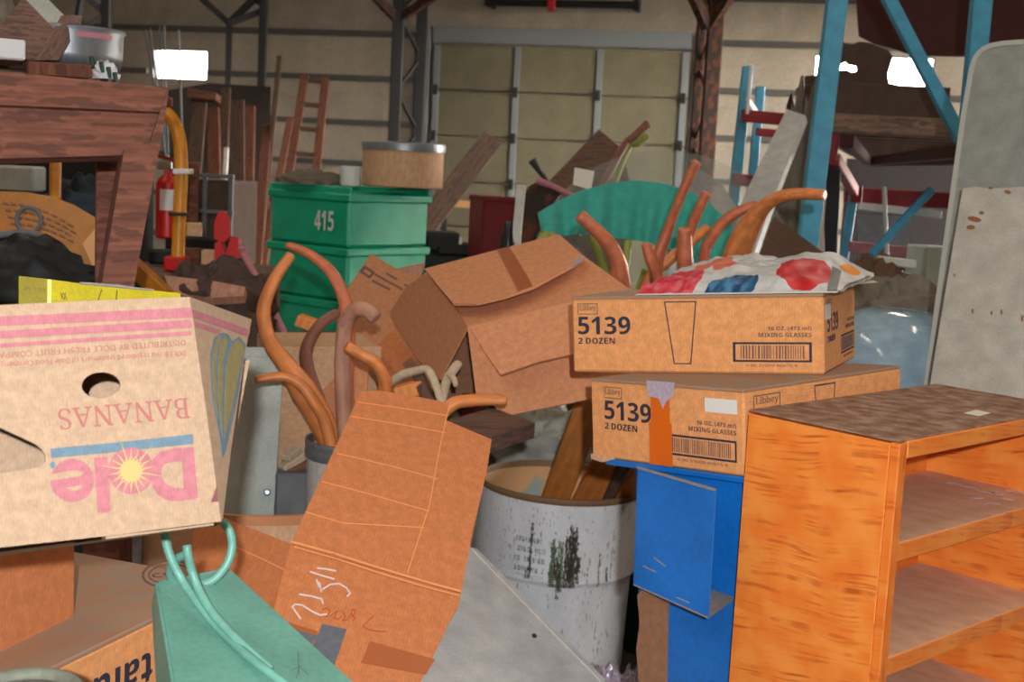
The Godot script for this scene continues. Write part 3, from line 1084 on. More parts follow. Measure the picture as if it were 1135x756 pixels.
func build_teal_chair() -> void:
	var top := [596, 236, 618, 223, 645, 211, 675, 203, 705, 200, 735, 203, 762, 211, 785, 224, 803, 240, 818, 262]
	var bot := [600, 256, 620, 262, 645, 259, 672, 262, 700, 266, 722, 270, 745, 276, 768, 290, 790, 306, 815, 322]
	var rows: Array = [[], [], [], [], [], []]
	var nseg := 54
	for i in nseg + 1:
		var f := i / float(nseg) * 9.0
		var k := mini(int(f), 8)
		var g := f - k
		var tx := lerpf(top[k * 2], top[k * 2 + 2], g)
		var ty := lerpf(top[k * 2 + 1], top[k * 2 + 3], g)
		var bx := lerpf(bot[k * 2], bot[k * 2 + 2], g)
		var by := lerpf(bot[k * 2 + 1], bot[k * 2 + 3], g)
		var u := i / float(nseg)
		var bow := 0.25 * sin(u * PI)
		var pleat := 0.022 * sin(u * TAU * 9.0)
		for r in 6:
			var v := r / 5.0
			rows[r].append(P(lerpf(tx, bx, v), lerpf(ty, by, v), 4.95 + bow - 0.10 * v + pleat * (0.3 + v)))
	var c := P(700, 250, 5.0)
	var t := thing("shell_chair", "teal pleated shell-backed garden chair on yellow-green legs", "chair", floor_y(c))
	var mb := MB.new()
	mb.grid(rows, false, true, 1.0, 0.3)
	var back: Array = []
	for r in 6:
		var row: Array = []
		for q in rows[r]:
			row.append(q + Vector3(0, 0, -0.012))
		back.append(row)
	mb.grid(back, false, false, 1.0, 0.3)
	for e in [0, 5]:
		mb.grid([rows[e], back[e]], false, e == 0, 1.0, 0.02)
	part(t, "shell_back", mb, M.teal_cloth)
	for q in [[606, 260, 588, 292, 4.9], [610, 260, 640, 284, 4.9], [656, 262, 674, 312, 5.0], [696, 268, 691, 312, 5.05], [705, 330, 716, 300, 5.0]]:
		var lm := MB.new()
		var a := P(q[0], q[1], q[4])
		var b := P(q[2], q[3], q[4] - 0.03)
		if q[0] != 610 and q[0] != 705:
			b = down_to_floor(a, b)
		lm.tube([a, b], [0.016 if q[0] != 606 else 0.026], 8)
		part(t, "leg" if q[0] != 610 and q[0] != 705 else "strut", lm, M.lime)
	# round glass table top leaning behind the chair
	var gp := plane3(Vector3(600, 235, 5.6), Vector3(860, 250, 5.45), Vector3(740, 165, 5.85))
	t = thing("round_glass_top", "large round clear glass table top leaning behind the teal chair", "table top", floor_y(P(735, 300, 5.6)))
	var poly := px_ellipse(735, 300, 146, 134, 48)
	part(t, "glass_disc", plate(gp, poly, 0.010), M.glass)
	part(t, "sticker", plate(gp, [637, 186, 659, 190, 655, 211, 635, 205], 0.0008, [], 0.0016), M.label, "white paper sticker")
	# pieces behind the glass
	var bp := plane3(Vector3(570, 280, 6.5), Vector3(700, 280, 6.5), Vector3(640, 150, 6.9))
	single("dark_board", "dark brown board leaning corner-up behind the glass disc", "board", plate(bp, [586, 224, 664, 143, 690, 166, 700, 210, 690, 520, 590, 520], 0.03), M.darkwood)
	single("stair_baluster", "dark turned stick poking up past the corner of the dark board", "stick", tube_px([[718, 137, 6.6], [702, 152, 6.6], [688, 168, 6.6], [640, 260, 6.4]], [.02, .018, .02, .02]), M.bent_d)
	single("dry_branch", "olive dry branch stub beside the dark stick behind the glass", "branch", tube_px([[717, 150, 6.7], [706, 158, 6.7], [694, 168, 6.7], [660, 260, 6.5]], [.02, .025, .02, .02]), M.lime)
	single("small_hammer_handle", "short dark stick with a round knob leaning left of the glass disc", "stick", tube_px([[590, 178, 6.2], [598, 190, 6.2], [606, 202, 6.2], [640, 280, 6.0]], [.022, .012, .012, .012]), M.steel)
	single("pink_rail", "thin pale pink rail resting on the dark brown panel", "rail", tube_px([[596, 200, 5.5], [614, 207, 5.5], [634, 217, 5.4]], [.017, .013, .012]), M.rackpink)
	var wp := plane3(Vector3(560, 290, 5.9), Vector3(620, 290, 5.9), Vector3(580, 205, 6.1))
	single("rusty_sheet", "rusty brown panel standing behind the pale upright strip", "panel", plate(wp, [586, 206, 600, 200, 640, 220, 640, 560, 556, 560, 566, 250], 0.02), M.rust)
	single("pale_strip", "narrow pale wooden strip standing upright left of the teal chair", "strip", board(P(578, 205, 5.6), down_to_floor(P(578, 205, 5.6), P(571, 280, 5.5)), 0.04, 0.02), M.paleplank)
	var jar := MB.new()
	var jc := P(563, 262, 5.3)
	jar.lathe(floor_y(jc), Basis(), [Vector2(0.0, 0.0), Vector2(0.05, 0.0), Vector2(0.055, 1.2), Vector2(0.02, jc.y + 0.02), Vector2(0.018, jc.y + 0.06), Vector2(0, jc.y + 0.06)], 20)
	single("dark_bottle_stand", "dark glossy upright canister beside the red crate", "canister", jar, mat(Color(0.16, 0.15, 0.16), 0.2))
	# patterned clear panel beside the glass
	var cpn := plane3(Vector3(765, 260, 5.2), Vector3(820, 240, 5.0), Vector3(770, 185, 5.3))
	single("clear_plastic_panel", "clear crinkled plastic panel standing among the bent wood pieces", "panel", plate(cpn, [764, 200, 774, 186, 800, 205, 818, 232, 790, 420, 750, 420], 0.006), M.glass_w)

func tube_px(pts: Array, rad: Array, seg := 10, flat := 1.0) -> MB:
	var w: Array = []
	for q in pts:
		w.append(P(q[0], q[1], q[2]))
	var mb := MB.new()
	mb.tube(w, rad, seg, flat)
	return mb

# ------------------------------------------------------------------ pallet racks
func post(t: Node3D, called: String, x: float, y: float, x2: float, y2: float, d: float, w: float, m: Material) -> void:
	var a := P(x, y, d)
	var b := P(x2, y2, d)
	var dir := (a - b) / maxf(a.y - b.y, 0.01)
	var foot := b - dir * (b.y)
	var mb := MB.new()
	mb.beam(foot, a, w, w * 0.8, Vector3(0, 0, 1), 0.004)
	part(t, called, mb, m)
func build_right_racks() -> void:
	# near upright with its brace
	var t := thing("blue_rack_upright", "tall blue pallet rack upright rising behind the glassware cartons with a slanting brace", "rack", floor_y(P(890, 285, 5.0)))
	post(t, "post", 941, -110, 893, 285, 5.0, 0.075, M.rackblue)
	var br := MB.new()
	br.beam(P(968, -34, 5.25), P(1066, 156, 5.35), 0.05, 0.05, Vector3(0, 0, 1), 0.003)
	part(t, "brace", br, M.rackblue)
	var far := MB.new()
	var fp := P(1072, 168, 5.36)
	far.beam(floor_y(fp), fp + Vector3(0, 0.9, 0), 0.075, 0.06, Vector3(0, 0, 1), 0.003)
	part(t, "post", far, M.rackblue)
	# timber-decked shelf, seen from just below
	var h := P(965, 140, 6.0).y
	var x0 := P(884, 140, 6.0).x
	var x1 := P(1300, 140, 6.0).x
	t = thing("decked_pallet_rack", "pallet rack with worn timber deck boards and red beams", "rack", Vector3((x0 + x1) * 0.5, 0, -7.2))
	for i in 13:
		var z := -6.0 - i * 0.42
		var mb := MB.new()
		var xl := x0 if i == 0 else P(906 + i * 3.0, 140, -z).x
		mb.box(Vector3((xl + x1) * 0.5, h, z), Basis(), Vector3(x1 - xl, 0.085 if i == 0 else 0.05, 0.16 if i == 0 else 0.20), 0.006)
		part(t, "deck_board", mb, M.deckwood)
	for i in 3:
		var mb := MB.new()
		mb.beam(Vector3(lerpf(P(935, 140, 6.2).x, x1 - 0.05, i / 2.0), h - 0.065, -6.2), Vector3(lerpf(P(960, 140, 11).x, x1 - 0.05, i / 2.0), h - 0.065, -11.0), 0.06, 0.07, Vector3.UP, 0.006)
		part(t, "joist", mb, M.maroon)
	var red := MB.new()
	red.beam(P(936, 216, 8.2), P(1120, 226, 8.2), 0.06, 0.10, Vector3.UP, 0.005)
	part(t, "beam", red, M.rackred)
	for q in [[923, 163, 6.2, 0.045, 0.13], [949, 215, 7.6, 0.06, 0.10]]:
		var mb := MB.new()
		mb.box(P(q[0], q[1], q[2]), Basis(), Vector3(q[3], q[4], 0.05), 0.004)
		part(t, "connector", mb, M.rackred)
	var red2 := MB.new()
	red2.beam(P(925, 176, 6.3), P(947, 212, 7.6), 0.05, 0.06, Vector3.UP, 0.005)
	part(t, "beam", red2, M.rackred)
	post(t, "post", 946, 214, 936, 282, 7.7, 0.05, M.rackblue)
	post(t, "post", 921, 180, 916, 285, 6.5, 0.09, M.black)
	var tall := MB.new()
	tall.box(Vector3(x0 + 0.04, h * 0.5, -6.0), Basis(), Vector3(0.04, h, 0.06), 0.003)
	part(t, "post", tall, M.rackblue)
	var pk := MB.new()
	pk.beam(P(942, 273, 7.4), P(1030, 282, 7.4), 0.06, 0.06, Vector3.UP, 0.004)
	part(t, "beam", pk, M.rackpink, "faded pink beam")
	var rk := MB.new()
	rk.box(Vector3(P(1040, 300, 11.8).x, (h - 0.03) * 0.5, -11.9), Basis(), Vector3(1.75, h - 0.03, 0.05))
	part(t, "back_panel", rk, mat(Color(0.14, 0.10, 0.09), 0.9, T.mottle, 0.5))
	var tube := MB.new()
	tube.beam(P(951, 228, 8.0), P(1043, 238, 8.0), 0.03, 0.045, Vector3.UP, 0.004)
	single("white_strip", "long white strip hung under the red rack beam", "strip", tube, M.white)
	single("white_pole", "thin white pole standing in front of the red rack beam", "pole", tube_px([[980, 208, 6.4], [985, 330, 6.2]], [.011, .011]), M.offwhite)
	var db := MB.new()
	db.beam(P(1033, 210, 6.3), P(966, 282, 6.3), 0.036, 0.03, Vector3(0, 0, 1), 0.003)
	single("blue_brace_bar", "grey-blue bar lying slantwise across the white pole", "bar", db, M.rackblue)
	# grey sheet standing behind
	var gp := plane3(Vector3(950, 240, 9.5), Vector3(1045, 245, 9.5), Vector3(950, 300, 9.5))
	single("grey_wall_panel", "grey sheet standing under the white strip behind the rack", "panel", plate(gp, [950, 236, 1010, 240, 1008, 300, 952, 300], 0.02), M.grey)
	# crate on the deck
	var cz := 6.45
	var ca := P(892, 132, cz)
	var cb := P(1032, 132, cz)
	var ch := 0.165
	var cc := Vector3((ca.x + cb.x) * 0.5, h + 0.043, -6.55)
	t = thing("brown_crate", "wide dark brown crate on the timber rack deck below the windows", "crate", cc)
	for q in [[0.0, 0.25], [0.0, -0.25]]:
		var mb := MB.new()
		mb.box(cc + Vector3(0, ch * 0.5, q[1]), Basis(), Vector3(cb.x - ca.x, ch, 0.02), 0.003)
		part(t, "side_panel", mb, M.brownbox)
	for q in [-1.0, 1.0]:
		var mb := MB.new()
		mb.box(cc + Vector3(q * (cb.x - ca.x - 0.02) * 0.5, ch * 0.5, 0), Basis(), Vector3(0.02, ch, 0.48), 0.003)
		part(t, "end_panel", mb, M.brownbox)
	var bt := MB.new()
	bt.box(cc + Vector3(0, 0.012, 0), Basis(), Vector3(cb.x - ca.x - 0.04, 0.02, 0.48))
	part(t, "base", bt, M.brownbox)
	# lumpy machine part heaped in the crate
	var mb := MB.new()
	var prof := [893, 122, 893, 84, 918, 82, 928, 60, 933, 46, 944, 50, 952, 46, 962, 47, 975, 52, 985, 56, 990, 64, 984, 82, 986, 92, 1010, 97, 1028, 100, 1028, 122]
	mb = plate(plane3(Vector3(930, 90, 6.5), Vector3(1010, 92, 6.5), Vector3(930, 50, 6.5)), prof, 0.03, [[930, 78, 933, 70, 938, 68, 942, 71, 950, 72, 951, 78, 945, 80, 938, 77]])
	single("engine_part", "dark irregular engine part sitting in the brown crate", "engine part", mb, M.brownbox)
	# dark red tarpaulin panel hanging on the next level
	var mp := plane3(Vector3(948, 60, 7.2), Vector3(1140, 62, 7.0), Vector3(948, 0, 7.2))
	t = thing("maroon_panel", "large dark maroon panel on the upper rack level above the windows", "panel", floor_y(P(1040, 60, 7.2)))
	part(t, "sheet", plate(mp, [945, -60, 952, 38, 968, 46, 990, 52, 1008, 58, 1022, 60, 1078, 61, 1150, 62, 1500, 70, 1500, -60], 0.05), M.maroon)
	var pst := P(1140, 60, 7.15)
	var psm := MB.new()
	psm.beam(floor_y(pst), pst, 0.07, 0.07, Vector3(0, 0, 1))
	part(t, "post", psm, M.rackblue)
	# far rack by the wall
	var fy := P(826, 130, 9.2)
	t = thing("far_pallet_rack", "blue pallet rack with short red beams near the shed wall", "rack", floor_y(fy))
	post(t, "post", 829, 74, 806, 290, 9.2, 0.075, M.rackblue)
	post(t, "post", 843, 96, 826, 290, 9.8, 0.065, M.rackblue)
	var edge := MB.new()
	edge.beam(P(833, 72, 9.1), P(828, 126, 9.1), 0.02, 0.03, Vector3(0, 0, 1))
	part(t, "post_flange", edge, M.white)
	var eb := MB.new()
	eb.beam(P(829, 110, 9.1), P(838, 124, 9.3), 0.025, 0.03, Vector3(0, 0, 1))
	part(t, "strut", eb, M.white)
	for q in [[822, 128, 876, 133, 9.15, 0.085], [838, 146, 872, 149, 9.7, 0.06], [812, 198, 860, 204, 9.15, 0.08]]:
		var m2 := MB.new()
		m2.beam(P(q[0], q[1], q[4]), P(q[2], q[3], q[4]), 0.05, q[5], Vector3.UP, 0.004)
		part(t, "beam", m2, M.rackred)
	var lp := post_box(P(880, 133, 9.15), 0.06)
	part(t, "post", lp, M.rackblue)
	# pale plank and bundle leaning on the rack
	var pp := plane3(Vector3(822, 232, 5.3), Vector3(852, 228, 5.25), Vector3(880, 122, 5.7))
	single("pale_plank", "pale grey weathered plank leaning between the far rack and the blue upright", "plank", plate(pp, [872, 121, 893, 128, 858, 218, 780, 440, 745, 440, 826, 214], 0.035), M.paleplank)
	var cl := P(885, 195, 5.9)
	var hb := heap(Vector3(cl.x, 0.9, cl.z), 0.14, 0.98, 0.14, 9, 0.5)
	single("canvas_bundle", "grey-brown canvas bundle slumped behind the pale plank", "bundle", hb, M.cloth_g)
	var hb2 := post_box(Vector3(cl.x, 0.9, cl.z), 0.3)
	single("bundle_pedestal", "dark box holding up the canvas bundle", "box", hb2, M.brownbox)
	# brown carton and heaps at the foot of the upright
	var kp := plane3(Vector3(850, 290, 4.6), Vector3(930, 300, 4.4), Vector3(862, 242, 4.9))
	single("brown_carton_flap", "dark brown carton leaning behind the printed magazine", "carton", plate(kp, [858, 240, 930, 292, 926, 430, 836, 430, 838, 290], 0.2), M.cloth_b)
	var h1 := P(965, 318, 4.6)
	single("brown_tarpaulin", "brown crumpled tarpaulin heaped under the pink rack beam", "tarpaulin", heap(Vector3(h1.x, h1.y - 0.06, h1.z), 0.17, 0.15, 0.2, 21, 0.5), M.cloth_b)
	var h2 := P(1000, 345, 4.0)
	single("grey_tarpaulin", "grey crumpled tarpaulin heaped behind the blue plastic dome", "tarpaulin", heap(Vector3(h2.x, h2.y - 0.05, h2.z), 0.17, 0.145, 0.2, 22, 0.4), M.cloth_g)
	for q in [[h1, 0.34, 0.06, "plain brown box under the brown crumpled tarpaulin"], [h2, 0.34, 0.05, "plain brown box under the grey crumpled tarpaulin"]]:
		var c2: Vector3 = q[0]
		var bx := MB.new()
		var th: float = c2.y - q[2]
		bx.box(Vector3(c2.x, th * 0.5, c2.z), Basis(), Vector3(q[1], th, 0.4), 0.01)
		single("storage_box", q[3], "box", bx, M.brownbox, "boxes under the tarpaulins")
	var wb := P(1032, 290, 4.9)
	t = thing("white_carton", "white carton with a small blue label beside the grey folding table", "carton", floor_y(wb))
	var wm := MB.new()
	wm.box(Vector3(wb.x, wb.y * 0.5 + 0.03, wb.z), Basis(Vector3.UP, 0.3), Vector3(0.13, wb.y + 0.06, 0.14), 0.005)
	part(t, "body", wm, M.offwhite)
	var lb := MB.new()
	lb.box(Vector3(wb.x, wb.y + 0.03, wb.z) + Basis(Vector3.UP, 0.3) * Vector3(0.02, 0, 0.071), Basis(Vector3.UP, 0.3), Vector3(0.05, 0.025, 0.002))
	part(t, "blue_label", lb, mat(Color(0.12, 0.18, 0.42), 0.6))
	var gw := MB.new()
	gw.beam(P(972, 288, 4.55), P(1014, 293, 4.55), 0.04, 0.03, Vector3.UP, 0.004)
	single("white_pipe", "short white pipe lying below the pink rack beam", "pipe", gw, M.offwhite)
func post_box(top: Vector3, w: float) -> MB:
	var mb := MB.new()
	mb.box(Vector3(top.x, top.y * 0.5, top.z), Basis(), Vector3(w, top.y, w), 0.004)
	return mb

# ------------------------------------------------------------------ left side
func build_left_side() -> void:
	# rough timber frame
	var pl := plane3(Vector3(0, 116, 2.75), Vector3(185, 123, 2.9), Vector3(20, 316, 2.72))
	var t := thing("timber_stand", "rough red-brown timber frame table standing behind the banana carton", "frame", floor_y(P(60, 200, 2.9)))
	part(t, "top_rail", plate(pl, [-260, 60, 0, 79, 186, 97, 183, 124, 0, 116, -260, 104], 0.10), M.beam)
	part(t, "apron", plate(pl, [-260, 105, 0, 117, 183, 125, 162, 170, 0, 174, -260, 178], 0.05, [], -0.012), M.beam)
	part(t, "post", plate(pl, [137, 166, 165, 160, 186, 98, 183, 125, 148, 316, 128, 480, 96, 480, 112, 316], 0.09, [], 0.012), M.beam)
	var po := on(pl, 112, 478)
	part(t, "post", post_box(po - Vector3(0, 0, 0.05), 0.085), M.beam)
	var pb := on(pl, -240, 150)
	part(t, "post", post_box(pb - Vector3(0, 0, 0.05), 0.085), M.beam)
	# deck boards on the frame
	var ty := on(pl, 90, 87).y
	for i in 4:
		var mb := MB.new()
		var a := on(pl, 150 - i * 12, 93)
		var b := on(pl, -250, 62)
		var dz := Vector3(0, 0.0, -0.16 - i * 0.125)
		mb.beam(a + dz + Vector3(0, -0.014, 0), b + dz + Vector3(0, -0.014, 0), 0.12, 0.024, Vector3.UP, 0.003)
		part(t, "deck_board", mb, M.beam)
	for q in [[38, 83], [-240, 64]]:
		var pp := on(pl, q[0], q[1]) + Vector3(0, -0.03, -0.55)
		part(t, "post", post_box(pp, 0.07), M.beam)
	# things on the frame
	var tc := P(72, 80, 3.12)
	t = thing("metal_tub", "round grey metal tub with a red stripe on the timber frame", "tub", tc)
	var tb := MB.new()
	tb.lathe(tc, Basis(Vector3.RIGHT, 0.0), [Vector2(0.0, 0.005), Vector2(0.125, 0.0), Vector2(0.132, 0.04), Vector2(0.134, 0.092), Vector2(0.14, 0.096), Vector2(0.138, 0.102), Vector2(0.131, 0.097), Vector2(0.128, 0.04), Vector2(0.0, 0.02)], 40, 0.8, 0.2)
	part(t, "shell", tb, M.galv)
	var rs := MB.new()
	var rows: Array = [[], []]
	for i in 9:
		var an := deg_to_rad(20.0 + i * 5.0)
		for k in 2:
			rows[k].append(tc + Vector3(cos(an) * 0.1352, 0.076 + k * 0.012, sin(an) * 0.1352))
	rs.grid(rows, false, false)
	part(t, "red_stripe", rs, M.rackpink)
	# tipped brown crate
	var cp := plane3(Vector3(0, 60, 2.9), Vector3(60, 66, 2.95), Vector3(20, 0, 2.95))
	t = thing("tipped_crate", "dark brown wooden crate tipped on its corner against the metal tub", "crate", P(30, 66, 2.95))
	part(t, "end_board", plate(cp, [-60, 20, -2, 30, 26, -3, 62, 34, 56, 66, 27, 66, 24, 50, 14, 42, 0, 42, -60, 60], 0.03), M.darkwood)
	part(t, "side_board", plate(plane3(Vector3(56, 66, 2.95), Vector3(84, 18, 3.05), Vector3(62, 34, 2.97)), [40, 67, 60, 34, 70, 17, 83, 18, 80, 30, 56, 67], 0.025, [], 0.02), M.darkwood)
	var gp := plane3(Vector3(26, 0, 2.97), Vector3(60, 34, 3.0), Vector3(70, 0, 3.1))
	single("grey_paper_sheet", "pale grey sheet tucked into the tipped brown crate", "sheet", plate(gp, [26, -4, 40, -14, 72, 18, 61, 33], 0.01), M.offwhite)
	var ob := P(2, 14, 3.2)
	single("olive_cloth", "olive cloth bundled behind the tipped brown crate", "cloth", heap(ob - Vector3(0.05, 0.13, 0), 0.1, 0.18, 0.1, 31), M.cloth_g)
	var wbx := MB.new()
	wbx.box(P(8, 55, 2.86), Basis(Vector3.UP, 0.5), Vector3(0.07, 0.044, 0.05), 0.004)
	single("white_block", "small white box on the timber frame below the tipped crate", "box", wbx, M.white)
	var bl := MB.new()
	bl.beam(P(30, 76, 2.86), P(100, 80, 2.92), 0.05, 0.03, Vector3.UP, 0.003)
	single("timber_offcut", "reddish timber offcut lying on the frame before the metal tub", "offcut", bl, M.lumber_r)
	var gh := P(117, 85, 2.97)
	t = thing("garden_ornament", "small green and white crumpled packet at the end of the timber frame", "packet", gh)
	part(t, "wrapper", heap(gh + Vector3(0, -0.005, 0), 0.028, 0.034, 0.02, 44, 0.6), M.white)
	for q in [[112, 74], [120, 80], [127, 86], [101, 68]]:
		var m2 := MB.new()
		m2.tube([P(q[0], q[1] - 5, 2.94), P(q[0] + 2, q[1] + 6, 2.94)], [0.006, 0.004], 6)
		part(t, "green_tie", m2, M.greendrum)
	# orange machine with a slotted hood
	var op := plane3(Vector3(0, 240, 4.0), Vector3(110, 250, 3.95), Vector3(0, 300, 3.9))
	t = thing("orange_machine", "orange machine with a curved slotted hood under the timber frame", "machine", floor_y(P(40, 270, 4.1)))
	part(t, "hood", plate(op, [-80, 214, 0, 212, 30, 213, 58, 218, 82, 227, 104, 240, 120, 252, 96, 274, 110, 316, 86, 300, 70, 280, 40, 266, 0, 262, -80, 262], 0.22), M.orange)
	part(t, "guard_panel", plate(op, [94, 274, 113, 252, 121, 262, 114, 318, 106, 300], 0.03, [], 0.02), mat(Color(0.85, 0.62, 0.42), 0.6))
	for r in 4:
		for c in 9:
			var sx := 3.0 + c * 9.0 + r * 3.0
			var sy := 224.0 + r * 8.5 + c * c * 0.36 - r * 1.0
			if sx > 84.0 - r * 3:
				continue
			part(t, "vent_slot", plate(op, [sx, sy, sx + 6.5, sy + 1.4 + c * 0.2, sx + 6.5, sy + 3.8 + c * 0.2, sx, sy + 2.4], 0.002, [], 0.003), M.bent_d)
	var base := MB.new()
	var bp2 := P(20, 300, 4.2)
	base.box(Vector3(bp2.x, bp2.y * 0.5, bp2.z - 0.05), Basis(), Vector3(0.4, bp2.y, 0.3), 0.01)
	part(t, "base", base, M.black)
	var ar := MB.new()
	ar.beam(P(140, 288, 3.9), P(185, 330, 3.8), 0.05, 0.05, Vector3(0, 0, 1), 0.005)
	part(t, "arm", ar, M.orange)
	part(t, "cover", heap(P(25, 330, 3.7), 0.22, 0.17, 0.12, 50, 0.3), M.black)
	# coil of dark cable
	var ring: Array = []
	for i in 17:
		var an := TAU * i / 16.0
		ring.append([32 + 13.5 * cos(an), 244 + 14 * sin(an), 3.75])
	t = thing("cable_coil", "dark grey cable with a loop hung before the orange machine", "cable", P(60, 310, 3.7))
	part(t, "loop", tube_px(ring, [.006], 8), M.grey)
	part(t, "cable", tube_px([[-30, 268, 3.7], [0, 261, 3.7], [28, 258, 3.72], [55, 266, 3.7], [74, 284, 3.68], [84, 318, 3.66]], [.010], 8), M.grey)
	# dark store behind the frame
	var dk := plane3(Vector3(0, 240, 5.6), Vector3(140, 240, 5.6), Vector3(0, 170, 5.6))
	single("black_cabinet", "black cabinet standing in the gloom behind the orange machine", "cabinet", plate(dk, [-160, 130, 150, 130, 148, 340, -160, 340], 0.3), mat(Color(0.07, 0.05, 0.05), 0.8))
	var sc := MB.new()
	sc.box(P(22, 198, 5.2), Basis(Vector3.UP, 0.1), Vector3(0.155, 0.10, 0.2), 0.008)
	single("beige_instrument", "beige box-shaped instrument perched in the gap under the timber frame", "box", sc, M.offwhite)
	var sh := MB.new()
	sh.box(P(22, 219, 5.2), Basis(), Vector3(0.5, 0.03, 0.3))
	single("dark_shelf", "dark shelf under the beige instrument", "shelf", sh, M.black)
	single("blue_tarp", "dark blue tarpaulin bunched behind the orange hood", "tarpaulin", heap(P(95, 240, 4.7), 0.16, 0.14, 0.12, 61), mat(Color(0.16, 0.20, 0.25), 0.9))
	# yellow bent pipes
	single("yellow_post", "short yellow post seen beneath the timber frame", "post", tube_px([[62, 120, 4.6], [61, 300, 4.5], [60, 700, 4.4]], [.020], 12), M.yellowpipe)
	t = thing("yellow_pipe_hoop", "bent yellow steel pipe hoop with a red foot beside the timber frame", "pipe", P(199, 300, 4.5))
	part(t, "pipe", tube_px([[160, 122, 4.6], [178, 122, 4.58], [191, 133, 4.55], [199, 155, 4.5], [201, 190, 4.5], [199, 240, 4.5], [197, 292, 4.5]], [.0235], 14), M.yellowpipe)
	var rf := MB.new()
	rf.box(P(196, 292, 4.5), Basis(), Vector3(0.075, 0.05, 0.07), 0.006)
	part(t, "foot", rf, M.red)
	var cl := MB.new()
	cl.box(P(203, 190, 4.47), Basis(Vector3.BACK, 0.05), Vector3(0.06, 0.018, 0.05), 0.002)
	part(t, "clamp", cl, M.white, "white clamp")
	var c3 := MB.new()
	c3.box(P(198, 237, 4.47), Basis(), Vector3(0.06, 0.01, 0.055), 0.002)
	part(t, "clamp", c3, M.steel)
	# fire extinguisher
	var ec := P(185, 264, 4.62)
	t = thing("fire_extinguisher", "red fire extinguisher with a white label strapped by the yellow pipe", "extinguisher", ec)
	var eb := MB.new()
	var eh := P(185, 194, 4.62).y - ec.y
	eb.lathe(ec, Basis(), [Vector2(0, 0), Vector2(0.036, 0), Vector2(0.04, 0.008), Vector2(0.04, eh - 0.03), Vector2(0.03, eh - 0.01), Vector2(0.014, eh), Vector2(0.014, eh + 0.015), Vector2(0, eh + 0.015)], 28)
	part(t, "cylinder", eb, M.red)
	var el := MB.new()
	var er: Array = [[], []]
	for i in 9:
		var an := deg_to_rad(35.0 + i * 10.0)
		for k in 2:
			er[k].append(ec + Vector3(cos(an) * 0.0408, eh * (0.45 + 0.33 * k), sin(an) * 0.0408))
	el.grid(er, false, false)
	part(t, "label", el, M.white)
	var ev := MB.new()
	ev.box(P(182, 183, 4.62), Basis(Vector3.UP, 0.4), Vector3(0.055, 0.03, 0.03), 0.005)
	part(t, "valve", ev, M.chrome)
	var eg := MB.new()
	eg.beam(P(174, 172, 4.6), P(194, 178, 4.6), 0.012, 0.012)
	part(t, "lever", eg, M.rackred)
	# crates behind
	var kb := MB.new()
	var kq := P(214, 180, 5.4)
	kb.box(Vector3(kq.x, kq.y * 0.5, kq.z), Basis(Vector3.UP, 0.2), Vector3(0.05, kq.y, 0.1), 0.004)
	single("tan_post_block", "tan wooden block standing right behind the yellow pipe", "block", kb, M.lumber_r)
	var cr := P(243, 240, 6.4)
	t = thing("wire_crate", "grey-framed wooden crate beyond the red jack", "crate", floor_y(cr))
	var crm := MB.new()
	crm.box(Vector3(cr.x, 0.74, cr.z), Basis(Vector3.UP, -0.2), Vector3(0.27, 1.48, 0.3), 0.005)
	part(t, "body", crm, M.brownbox)
	for q in [[-0.13, 1.36, 0.02, 0.3], [0.0, 1.36, 0.02, 0.3], [0.13, 1.36, 0.02, 0.3]]:
		var m3 := MB.new()
		m3.box(Vector3(cr.x, q[1], cr.z) + Basis(Vector3.UP, -0.2) * Vector3(q[0], 0, 0.16), Basis(Vector3.UP, -0.2), Vector3(q[2], q[3], 0.02), 0.002)
		part(t, "slat", m3, M.grey)
	for q in [1.50, 1.33]:
		var m3 := MB.new()
		m3.box(Vector3(cr.x, q, cr.z) + Basis(Vector3.UP, -0.2) * Vector3(0, 0, 0.165), Basis(Vector3.UP, -0.2), Vector3(0.29, 0.018, 0.02), 0.002)
		part(t, "slat", m3, M.grey)
	var tk := MB.new()
	var tq := P(215, 254, 4.9)
	tk.box(Vector3(tq.x, 1.268, tq.z), Basis(Vector3.UP, 0.2), Vector3(0.06, 0.15, 0.08), 0.004)
	single("tan_carton", "small tan carton beside the foot of the yellow pipe", "carton", tk, M.fibre)
	# black bars and red jack
	var bar := MB.new()
	bar.beam(P(186, 268, 4.8), P(262, 272, 4.7), 0.05, 0.05, Vector3.UP, 0.01)
	single("black_bar", "black square bar behind the yellow pipe and the red jack", "bar", bar, M.black)
	var bar2 := MB.new()
	bar2.beam(P(165, 284, 4.7), P(215, 286, 4.7), 0.05, 0.055, Vector3.UP, 0.01)
	single("black_roll", "thick black roll lying under the fire extinguisher", "roll", bar2, M.black)
	t = thing("red_jack", "red trolley jack with an upright red lever", "jack", P(250, 300, 4.5))
	var jp := plane3(Vector3(232, 290, 4.5), Vector3(268, 290, 4.5), Vector3(240, 240, 4.5))
	part(t, "body", plate(jp, [238, 294, 238, 270, 244, 266, 250, 282, 256, 262, 264, 264, 267, 290, 252, 293], 0.06), M.red)
	part(t, "lever", plate(jp, [236, 264, 236, 246, 241, 234, 247, 233, 252, 242, 253, 262, 246, 268], 0.03, [], -0.02), M.red)
	var jb := MB.new()
	jb.beam(P(236, 300, 4.5), P(268, 294, 4.45), 0.08, 0.05, Vector3.UP, 0.006)
	part(t, "tray", jb, M.black)
	single("steel_lever", "dull pinkish steel bar leaning between the red jack and the green bins", "bar", tube_px([[268, 274, 4.4], [272, 286, 4.4], [290, 318, 4.3], [330, 400, 4.2]], [.014, .012, .012, .012]), M.rackpink)
